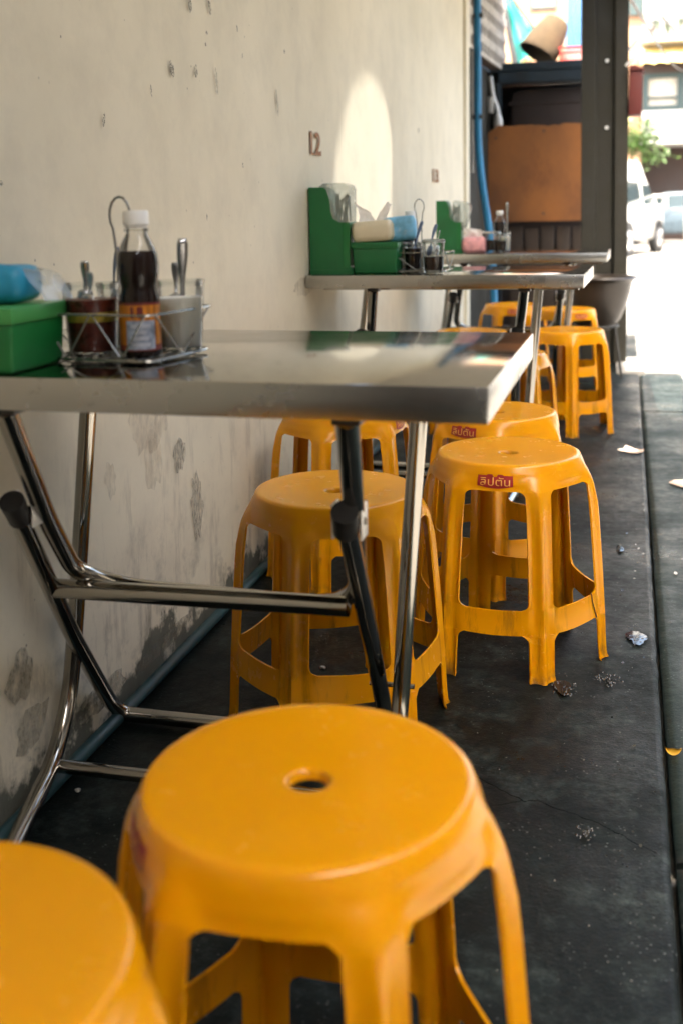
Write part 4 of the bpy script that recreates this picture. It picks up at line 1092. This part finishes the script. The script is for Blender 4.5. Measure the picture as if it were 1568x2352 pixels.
# ================================================================== FAR SIDE OF THE STREET
def leafy(name, loc, rx, ry, rz_, n, m, label, cat, size, trunk=True, seed=1, group=None, crown='crown'):
    o = root(name, loc, label=label, cat=cat, group=group); rnd = random.Random(seed); V = []; F = []
    cl = [(rnd.gauss(0, .5)*rx, rnd.gauss(0, .5)*ry, rnd.gauss(0, .5)*rz_) for _ in range(max(5, n//60))]
    for k in range(n):
        c = rnd.choice(cl); s = size*rnd.uniform(.6, 1.4)
        p = Vector((c[0]+rnd.gauss(0, .22)*rx, c[1]+rnd.gauss(0, .22)*ry, c[2]+rnd.gauss(0, .22)*rz_))
        q = Euler((rnd.uniform(-1, 1), rnd.uniform(-1, 1), rnd.random()*6.3)).to_matrix(); b = len(V)
        for a, e in ((-1, 0), (-.2, .36), (.9, 0), (-.2, -.36)): V.append(p+q @ Vector((a*s, e*s, .12*s*abs(e))))
        F.append((b, b+1, b+2, b+3))
    zc = rz_*.5 if not trunk else loc[2]
    link(crown, raw_mesh(crown, V, F, m, False), o)
    t = MB()
    t.tube([(0, 0, -loc[2] if trunk else -rz_*.9), (.06*rx, 0, -rz_*.6), (0, 0, rz_*.1)], [size*.55, size*.4, size*.2], 8)
    for c in cl[:6]: t.tube([(0, 0, -rz_*.4), (c[0]*.6, c[1]*.6, c[2]*.6), c], [size*.28, size*.18, size*.08], 6)
    t.build('trunk', 'bark', o); return o
leafy('street_tree', (.62, 31.5, 2.85), .72, .6, .50, 1300, 'leafa', 'bright green leafy tree by the pillar above the white van', 'tree', .085, True, 4)
def white_building():
    o = root('white_building', (0, 36, 0), 0, 'white shop building at right with balcony, window strip and yellow awning', 'building')
    x0, x1 = 1.05, 13
    def bx(n, a, b, m, p=o, bev=0): return MB().box(a, b, bev).build(n, m, p)
    bx('upper_wall', (x0, .0, 5.95), (x1, 6, 13), 'bwhite'); bx('spandrel', (x0, .003, 2.95), (x1, 6, 4.0), 'bwhite')
    bx('ledge', (x0-.05, -.25, 2.98), (x1, .0, 3.12), 'bwhite'); bx('recess', (x0, 1.6, -.03), (x1, 6, 2.95), 'brown'); bx('end_pier', (x0, .0, -.03), (x0+.02, 1.598, 2.948), 'brown')
    bx('window_wall', (x0, .30, 4.0), (x1, 6, 5.95), 'brown')
    k = 0; x = x0+.02
    while x < x1-1.2:
        f = MB(); w = 1.02
        f.box((x, .0, 4.0), (x+.16, .12, 5.12)); f.box((x+w-.001, .0, 4.0), (x+w+.06, .12, 5.12)); f.box((x+.161, .0, 4.0), (x+w-.002, .11, 4.16)); f.box((x+.161, .0, 4.98), (x+w-.002, .11, 5.12)); f.box((x+.161, .02, 4.36), (x+w-.002, .09, 4.42))
        wi = f.build('window', 'winframe', o); MB().box((x+.161, .13, 4.16), (x+w-.002, .15, 4.98)).build('pane', ['curtain', 'pane'][k % 2], wi); x += w+.062; k += 1
    bx('transom', (x0, -.02, 5.121), (x1, .29, 5.35), 'brown')
    aw = MB(); V = []; F = []; n = 90
    for i in range(n+1):
        xx = x0-.1+(x1-x0)*i/n; sc_ = .07*abs(math.sin(i*1.1))
        V += [(xx, .0, 5.93), (xx, -.9, 5.55+.02*math.sin(i*1.1)), (xx, -.93, 5.28+sc_)]
    link('awning', raw_mesh('awning', V, grid_fs(n+1, 3), 'awn'), o)
    bx('balcony_slab', (x0-.05, -1.0, 5.96), (x1, -.002, 6.06), 'bwhite')
    rl = MB(); rl.box((x0, -1.0, 6.5), (x1, -.95, 6.55)); rl.box((x0, -1.0, 6.10), (x1, -.95, 6.14)); rl.build('railing', 'rail', o)
    br = MB().box((0, -.99, 6.14), (.03, -.96, 6.5)).mesh('baluster', 'rail'); 
    for k in range(40): link('baluster', br, o, loc=(x0+.03+k*.13, 0, 0))
    bx('balcony_door', (x0+1.9, -.03, 6.07), (x0+3.0, -.004, 8.2), 'curtain'); bx('blue_panel', (.62, -.03, 6.9), (1.02, .1, 9.0), 'winframe'); bx('side_wall', (.58, .12, -.03), (1.045, 6, 9), 'peach')
    return o
white_building()
rnd = random.Random(8)
for k in range(9):
    leafy('balcony_plant', (1.35+k*.42+rnd.uniform(-.1, .1), 35.45, 6.45), .2, .12, rnd.uniform(.25, .45), 90, rnd.choice(['leafa', 'leafb', 'leafb']), 'leafy potted plant behind the far balcony railing, '+['first', 'second', 'third', 'fourth', 'fifth', 'sixth', 'seventh', 'eighth', 'ninth'][k]+' from the pillar', 'plant', .07, False, 20+k, 'plants along the far balcony', 'foliage')
def peach_building():
    o = root('peach_building', (-8, 39, 0), 0, 'peach rendered building beyond the stall, blue shutter at its right', 'building')
    MB().box((0, 0, -.03), (6.55, 8, 13)).build('wall', 'peach', o)
    MB().box((6.552, .15, -.03), (8.6, 8, 6.4)).build('lower_wall', 'bwhite', o)
    MB().box((6.552, .3, 6.402), (8.6, 8, 13)).build('upper_wall', 'grey', o)
    for k in range(4): MB().box((6.62+k*.16, .20, 6.42), (6.765+k*.16, .295, 8.6), .01).build('shutter_leaf', 'bblue', o)
    for x in (1, 3, 5.4): 
        w = MB().box((x, -.06, 7.75), (x+.9, -.003, 9.0)).build('window', 'winframe', o); MB().box((x+.08, -.075, 7.83), (x+.82, -.062, 8.92)).build('pane', 'pane', w)
    for k in range(6): MB().box((7.35+k*.18, .20, 6.42), (7.42+k*.18, .295, 9.0), .01).build('grille_bar', 'rail', o)
peach_building()
leafy('shrub', (-.98, 13.5, 2.52), .28, .2, .26, 500, 'leafa', 'pale green shrub showing between the turquoise tarp and the basket', 'shrub', .035, True, 77)

# ------------------------------------------------------------------ vehicles
def vehicle(name, x, y, rz, label, prof, glass, L_, W_, wheels, wr, mirror, extra=None, group=None):
    o = root(name, (x, y, -.03), rz, label, 'van' if 'van' in name else 'car', group)
    # rounded body lofted across its width
    V = []; n = len(prof); secs = [(-.5, .90, .02), (-.485, .955, .006), (-.44, .99, 0), (-.2, 1.0, 0), (.2, 1.0, 0), (.44, .99, 0), (.485, .955, .006), (.5, .90, .02)]
    cx = sum(p[0] for p in prof)/n; cz = .9
    for f, k, _ in secs:
        for px, pz in prof:
            tum = 1-.16*sst(1.05, 2.0, pz)
            V.append((cx+(px-cx)*k, f*W_*tum, cz+(pz-cz)*k))
    F = [(i*n+j, (i+1)*n+j, (i+1)*n+(j+1) % n, i*n+(j+1) % n) for i in range(len(secs)-1) for j in range(n)]
    b = MB(); b.add(V, F+[tuple(range(n)), tuple((len(secs)-1)*n+j for j in range(n))[::-1]], True); b.build('body', 'car', o)
    for side in (-1, 1):
        for g in glass:
            q = MB(); pts = []
            for px, pz in g:
                tum = 1-.16*sst(1.05, 2.0, pz); pts.append((px, side*(.5*W_*tum*.985+.004), pz))
            c = MB(); m_ = len(pts); c.add([(a, bb-side*.02, z) for a, bb, z in pts]+[(a, bb+side*.008, z) for a, bb, z in pts], [tuple(range(m_)), tuple(range(2*m_-1, m_-1, -1))]+[(i, m_+i, m_+(i+1) % m_, (i+1) % m_) for i in range(m_)])
            c.build('side_window', 'carglass', o)
        for wx in wheels:
            mt = Matrix.Translation((wx, side*(W_*.5-.08), wr)) @ Matrix.Rotation(R(90), 4, 'X')
            MB().lathe([(.0001, -.02), (wr*1.18, -.02), (wr*1.2, .0), (wr*1.2, .088), (.0001, .088)], 28, mat=Matrix.Translation((wx, side*(W_*.5-.045), wr+.01)) @ Matrix.Rotation(R(90), 4, 'X')).build('wheel_arch', 'tyre', o)
            w = MB().lathe([(.0001, -.1), (wr*.8, -.1), (wr, -.08), (wr, .08), (wr*.8, .1), (.0001, .1)], 28, mat=Matrix.Translation((wx, side*(W_*.5-.06), wr)) @ Matrix.Rotation(R(90), 4, 'X')).build('wheel', 'tyre', o)
            r_ = MB()
            for k in range(6):
                a = k*math.pi/3; r_.tube([(wx, side*(W_*.5+.045), wr), (wx+math.cos(a)*wr*.62, side*(W_*.5+.042), wr+math.sin(a)*wr*.62)], wr*.09, 6)
            r_.tube([(wx+math.cos(a*math.pi/12)*wr*.64, side*(W_*.5+.04), wr+math.sin(a*math.pi/12)*wr*.64) for a in range(24)], wr*.05, 6, closed=True)
            r_.build('rim', 'rim', w)
        mm = MB(); mm.box((mirror[0]-.07, side*(W_*.5+.02), mirror[1]), (mirror[0]+.07, side*(W_*.5+.25), mirror[1]+.22), .04); mi = mm.build('mirror', 'car', o)
        MB().box((mirror[0]-.078, side*(W_*.5+.14)-.07, mirror[1]+.04), (mirror[0]-.071, side*(W_*.5+.14)+.07, mirror[1]+.18)).build('mirror_glass', 'carglass', mi)
        MB().box((mirror[0]-.85, side*(W_*.5-.002), .98), (mirror[0]-.70, side*(W_*.5+.02), 1.01), .004).build('door_handle', 'rim', o)
        MB().box((L_*.5-.10, side*W_*.34-.13, .62), (L_*.5+.005, side*W_*.34+.13, .80), .03).build('headlight', 'pane', o)
        MB().box((-L_*.5-.005, side*W_*.38-.08, .7), (-L_*.5+.06, side*W_*.38+.08, 1.0), .02).build('tail_light', 'lampred', o)
    ws = glass[0]
    MB().box((-L_*.5-.03, -W_*.45, .28), (-L_*.5+.1, W_*.45, .5), .03).build('bumper', 'car', o); MB().box((L_*.5-.1, -W_*.45, .25), (L_*.5+.03, W_*.45, .5), .03).build('bumper', 'car', o)
    MB().box((L_*.5+.031, -.22, .34), (L_*.5+.04, .22, .45)).build('number_plate', 'white', o)
    return o
van_prof = [(-2.1, .30), (-2.12, .9), (-2.06, 1.5), (-1.95, 1.98), (-1.7, 2.06), (.25, 2.06), (.42, 1.98), (.62, 1.72), (.78, 1.60), (1.22, 1.12), (1.55, 1.08), (1.98, .98), (2.1, .82), (2.12, .45), (2.05, .30)]
v1 = vehicle('white_van', -.02, 25.6, R(74), 'white high roofed van half hidden behind the pillar, its door and front wheel showing', van_prof, [[(.1, 1.10), (1.08, 1.10), (.72, 1.52), (.1, 1.56)], [(.05, 1.66), (.5, 1.66), (.42, 1.90), (.05, 1.90)], [(-1.5, 1.1), (-.1, 1.1), (-.1, 1.58), (-1.5, 1.6)]], 4.2, 1.7, (-1.25, 1.42), .33, (1.0, 1.06))
car_prof = [(-2.1, .30), (-2.14, .75), (-2.0, .98), (-1.55, 1.05), (-1.0, 1.42), (-.5, 1.50), (.3, 1.48), (.55, 1.40), (1.1, 1.02), (1.9, .86), (2.1, .70), (2.12, .42), (2.04, .28)]
v2 = vehicle('white_car', 3.12, 28.2, R(74), 'white car just entering at the right edge of the street', car_prof, [[(-.95, 1.02), (1.0, 1.02), (.5, 1.36), (-.5, 1.42), (-.85, 1.36)]], 4.3, 1.75, (-1.3, 1.32), .32, (.85, 1.0))
v3 = vehicle('dark_car', 2.0, 33.6, R(178), 'dark blue grey car parked in the shade beyond the white van', car_prof, [[(-.95, 1.02), (1.0, 1.02), (.5, 1.36), (-.5, 1.42), (-.85, 1.36)]], 4.3, 1.75, (-1.3, 1.32), .32, (.85, 1.0))
M['darkcar'] = simple('blue_grey_car_paint', (.045, .065, .08), .3, bmp=0)
for ch in ALL():
    if ch.parent == v3 and ch.name.split('.')[0] in ('body', 'bumper', 'mirror'):
        ch.data.materials[0] = M['darkcar']

# overhead cables by the pillar and a hanging line over the stall
for i, (a, b_, sag) in enumerate([((.10, 6.95, 2.30), (3.2, 34.8, 5.9), .35), ((.10, 6.95, 2.22), (2.4, 34.9, 5.2), .3)]):
    A = Vector(a); B = Vector(b_); MB().tube([A.lerp(B, t/16)-Vector((0, 0, sag*4*(t/16)*(1-t/16))) for t in range(17)], .011, 6).build('cable', 'black', None, ['upper black cable running from the pillar to the white building', 'lower black cable running from the pillar to the white building'][i], 'cable', 'black overhead cables')
lp = root('hanging_bag', (-.80, 8.46, 1.60), 0, 'small grey plastic bag hanging from the stall post beside the blue pipe', 'bag')
V = []
for i in range(12):
    t = i/11; rr = .008+.028*math.sin(math.pi*min(1, t*.9+.08))**.8
    for j in range(12): a = 2*math.pi*j/12; V.append((rr*math.cos(a)*(1+.15*math.sin(3*a)), rr*.5*math.sin(a), .07-.14*t))
link('bag_body', raw_mesh('bag_body', V, [(i*12+j, i*12+(j+1) % 12, (i+1)*12+(j+1) % 12, (i+1)*12+j) for i in range(11) for j in range(12)], 'alu'), lp)
# steel screws holding the rusted board
bd = [o for o in ALL() if o.name == 'rusted_board'][0]
for x, z in ((-.80, 1.48), (-.45, 1.52), (-.12, 1.50), (-.80, .93), (-.45, .92), (-.12, .93)):
    MB().lathe([(.0001, 0), (.009, 0), (.007, .005), (.0001, .006)], 12, mat=Matrix.Translation((x, 8.2985, z)) @ Matrix.Rotation(R(90), 4, 'X')).build('screw', 'rack', bd)
